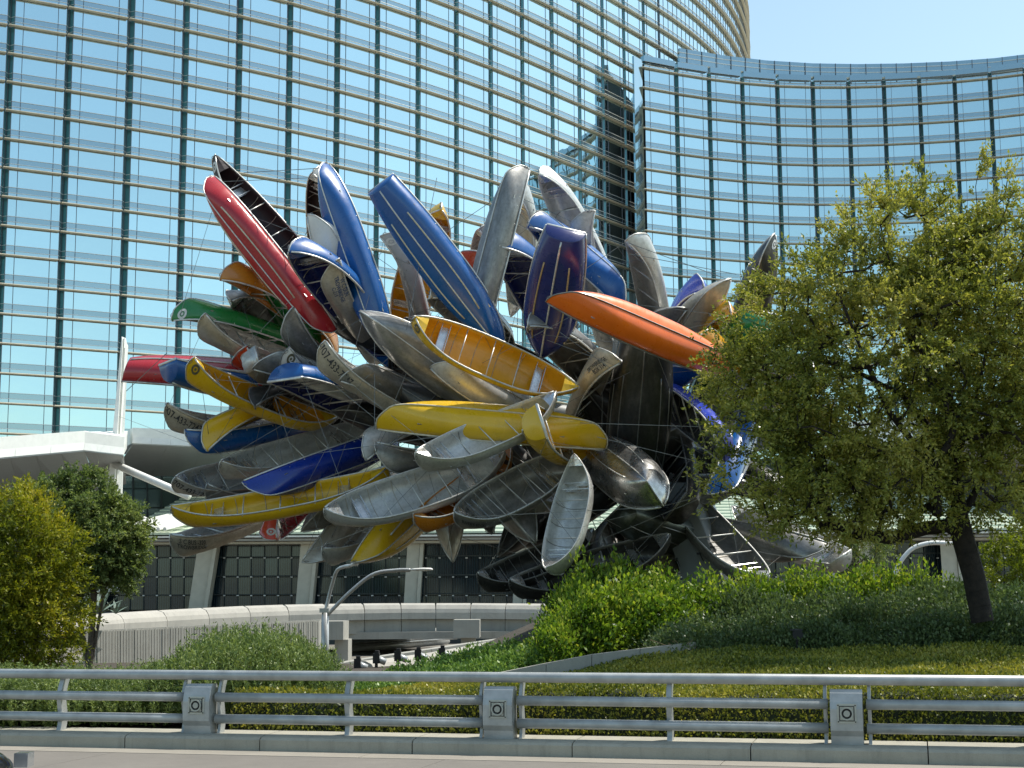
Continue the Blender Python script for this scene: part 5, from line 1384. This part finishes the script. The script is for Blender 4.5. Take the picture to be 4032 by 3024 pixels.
yl = 44
bp = at(1281, 2600, yl); lp = empty('street_lamp', (bp.x, yl, -.05), 'double armed grey street lamp in front of the bridge', 'street lamp')
tp = at(1281, 2395, yl)
q = MB(); q.tube([(bp.x, yl, -.05), tp], [.115, .10], 14); q.build('pole', M['pole'], lp, True)
q = MB(); q.box(tp + Vector((-.02, 0, -.06)), (.26, .26, .12)); q.build('collar', M['pole'], lp)
p1 = arc([at(1283, 2400, yl), at(1300, 2330, yl), at(1325, 2250, yl - .3), at(1355, 2232, yl - .8), at(1380, 2228, yl - 1.2)])
q = MB(); q.tube(p1, .05, 8); q.build('arm', M['pole'], lp, True); head(lp, p1[-1], Vector((.35, -.9, .06)), .72)
p2 = arc([at(1290, 2420, yl), at(1380, 2330, yl), at(1470, 2262, yl), at(1560, 2246, yl), at(1615, 2245, yl)])
q = MB(); q.tube(p2, .055, 8); q.build('arm', M['pole'], lp, True); head(lp, p2[-1], Vector((1, 0, .02)), .75)
for (us_, lab) in ((((3300, 2420), (3285, 2260), (3240, 2180), (3215, 2150)), 'white curved lamp arm seen left of the tree, over the hedge'),
                   (((3505, 2420), (3525, 2260), (3580, 2170), (3650, 2140), (3720, 2138)), 'white curved lamp arm between the hedge and the tree trunk')):
    o = empty('street_lamp', at(us_[0][0], us_[0][1], 52).xy.to_3d(), lab, 'street lamp'); p3 = arc([at(u, v, 52) for u, v in us_])
    q = MB(); q.tube([(p3[0].x, 52, 0), p3[0]], .11, 10); q.build('pole', M['pole'], o, True); q = MB(); q.tube(p3, .075, 10); q.build('arm', M['whitemetal'], o, True); head(o, p3[-1], p3[-1] - p3[-4], .75)

# silver car that just enters the lower left corner
cy = 12.7; c0 = at(45, 3024, 12); car = empty('parked_car', (c0.x - 1.45, cy, .036), 'dark glazed silver car just entering the lower left corner', 'car')
def car_section(prof, hws, nm, mat, mats=None):
    q = MB(); n = len(prof); vv = []
    for (x, z), w in zip(prof, hws): vv += [(x, -w, z), (x, w, z)]
    return q, vv
sec = []   # x, half width, z bottom, z belt, z roof
for x, w, zb, zm in ((-2.25, .70, .42, .80), (-2.1, .82, .28, .92), (-1.4, .88, .22, .96), (0, .90, .22, .95), (.9, .89, .22, .93), (1.6, .86, .22, .84), (2.05, .78, .28, .72), (2.22, .62, .40, .62)):
    sec.append([(x, -w, zb), (x, -w * 1.02, (zb + zm) / 2), (x, -w * .94, zm), (x, w * .94, zm), (x, w * 1.02, (zb + zm) / 2), (x, w, zb)])
q = MB(); q.add([p for s_ in sec for p in s_], [(i * 6 + k, i * 6 + (k + 1) % 6, (i + 1) * 6 + (k + 1) % 6, (i + 1) * 6 + k) for i in range(len(sec) - 1) for k in range(6)] + [tuple(range(6))[::-1], tuple(range(42, 48))])
me = q.mesh('body', M['carpaint'], True); ob = link('body', me, car); ob.modifiers.new('round', 'SUBSURF').render_levels = 2
sec = []
for x, w, z, zb in ((-1.75, .70, .98, .93), (-1.15, .68, 1.36, .93), (-.3, .68, 1.45, .93), (.45, .67, 1.40, .92), (1.25, .72, .96, .88)):
    sec.append([(x, -.80, zb), (x, -w, z), (x, w, z), (x, .80, zb)])
q = MB(); q.add([p for s_ in sec for p in s_], [(i * 4 + k, i * 4 + (k + 1) % 4, (i + 1) * 4 + (k + 1) % 4, (i + 1) * 4 + k) for i in range(4) for k in range(4)] + [(3, 2, 1, 0), (16, 17, 18, 19)])
ob = link('cabin_glass', q.mesh('cabin_glass', M['carglass'], True), car); ob.modifiers.new('round', 'SUBSURF').render_levels = 2
for x in (-1.35, 1.38):
    for sy in (-1, 1):
        q = MB(); q.tube([(x, sy * .70, .32), (x, sy * .89, .32)], .32, 22); o = link('wheel', q.mesh('wheel', M['tyre']), car)
        q = MB(); q.tube([(x, sy * .88, .32), (x, sy * .90, .32)], .2, 16); link('rim', q.mesh('rim', M['pole']), o)
for sy in (-1, 1):
    q = MB(); q.box((2.08, sy * .6, .66), (.16, .26, .12)); link('headlight', q.mesh('headlight', M['lampglass']), car)
    q = MB(); q.box((1.02, sy * .98, .95), (.12, .18, .12)); link('mirror', q.mesh('mirror', M['carpaint']), car)
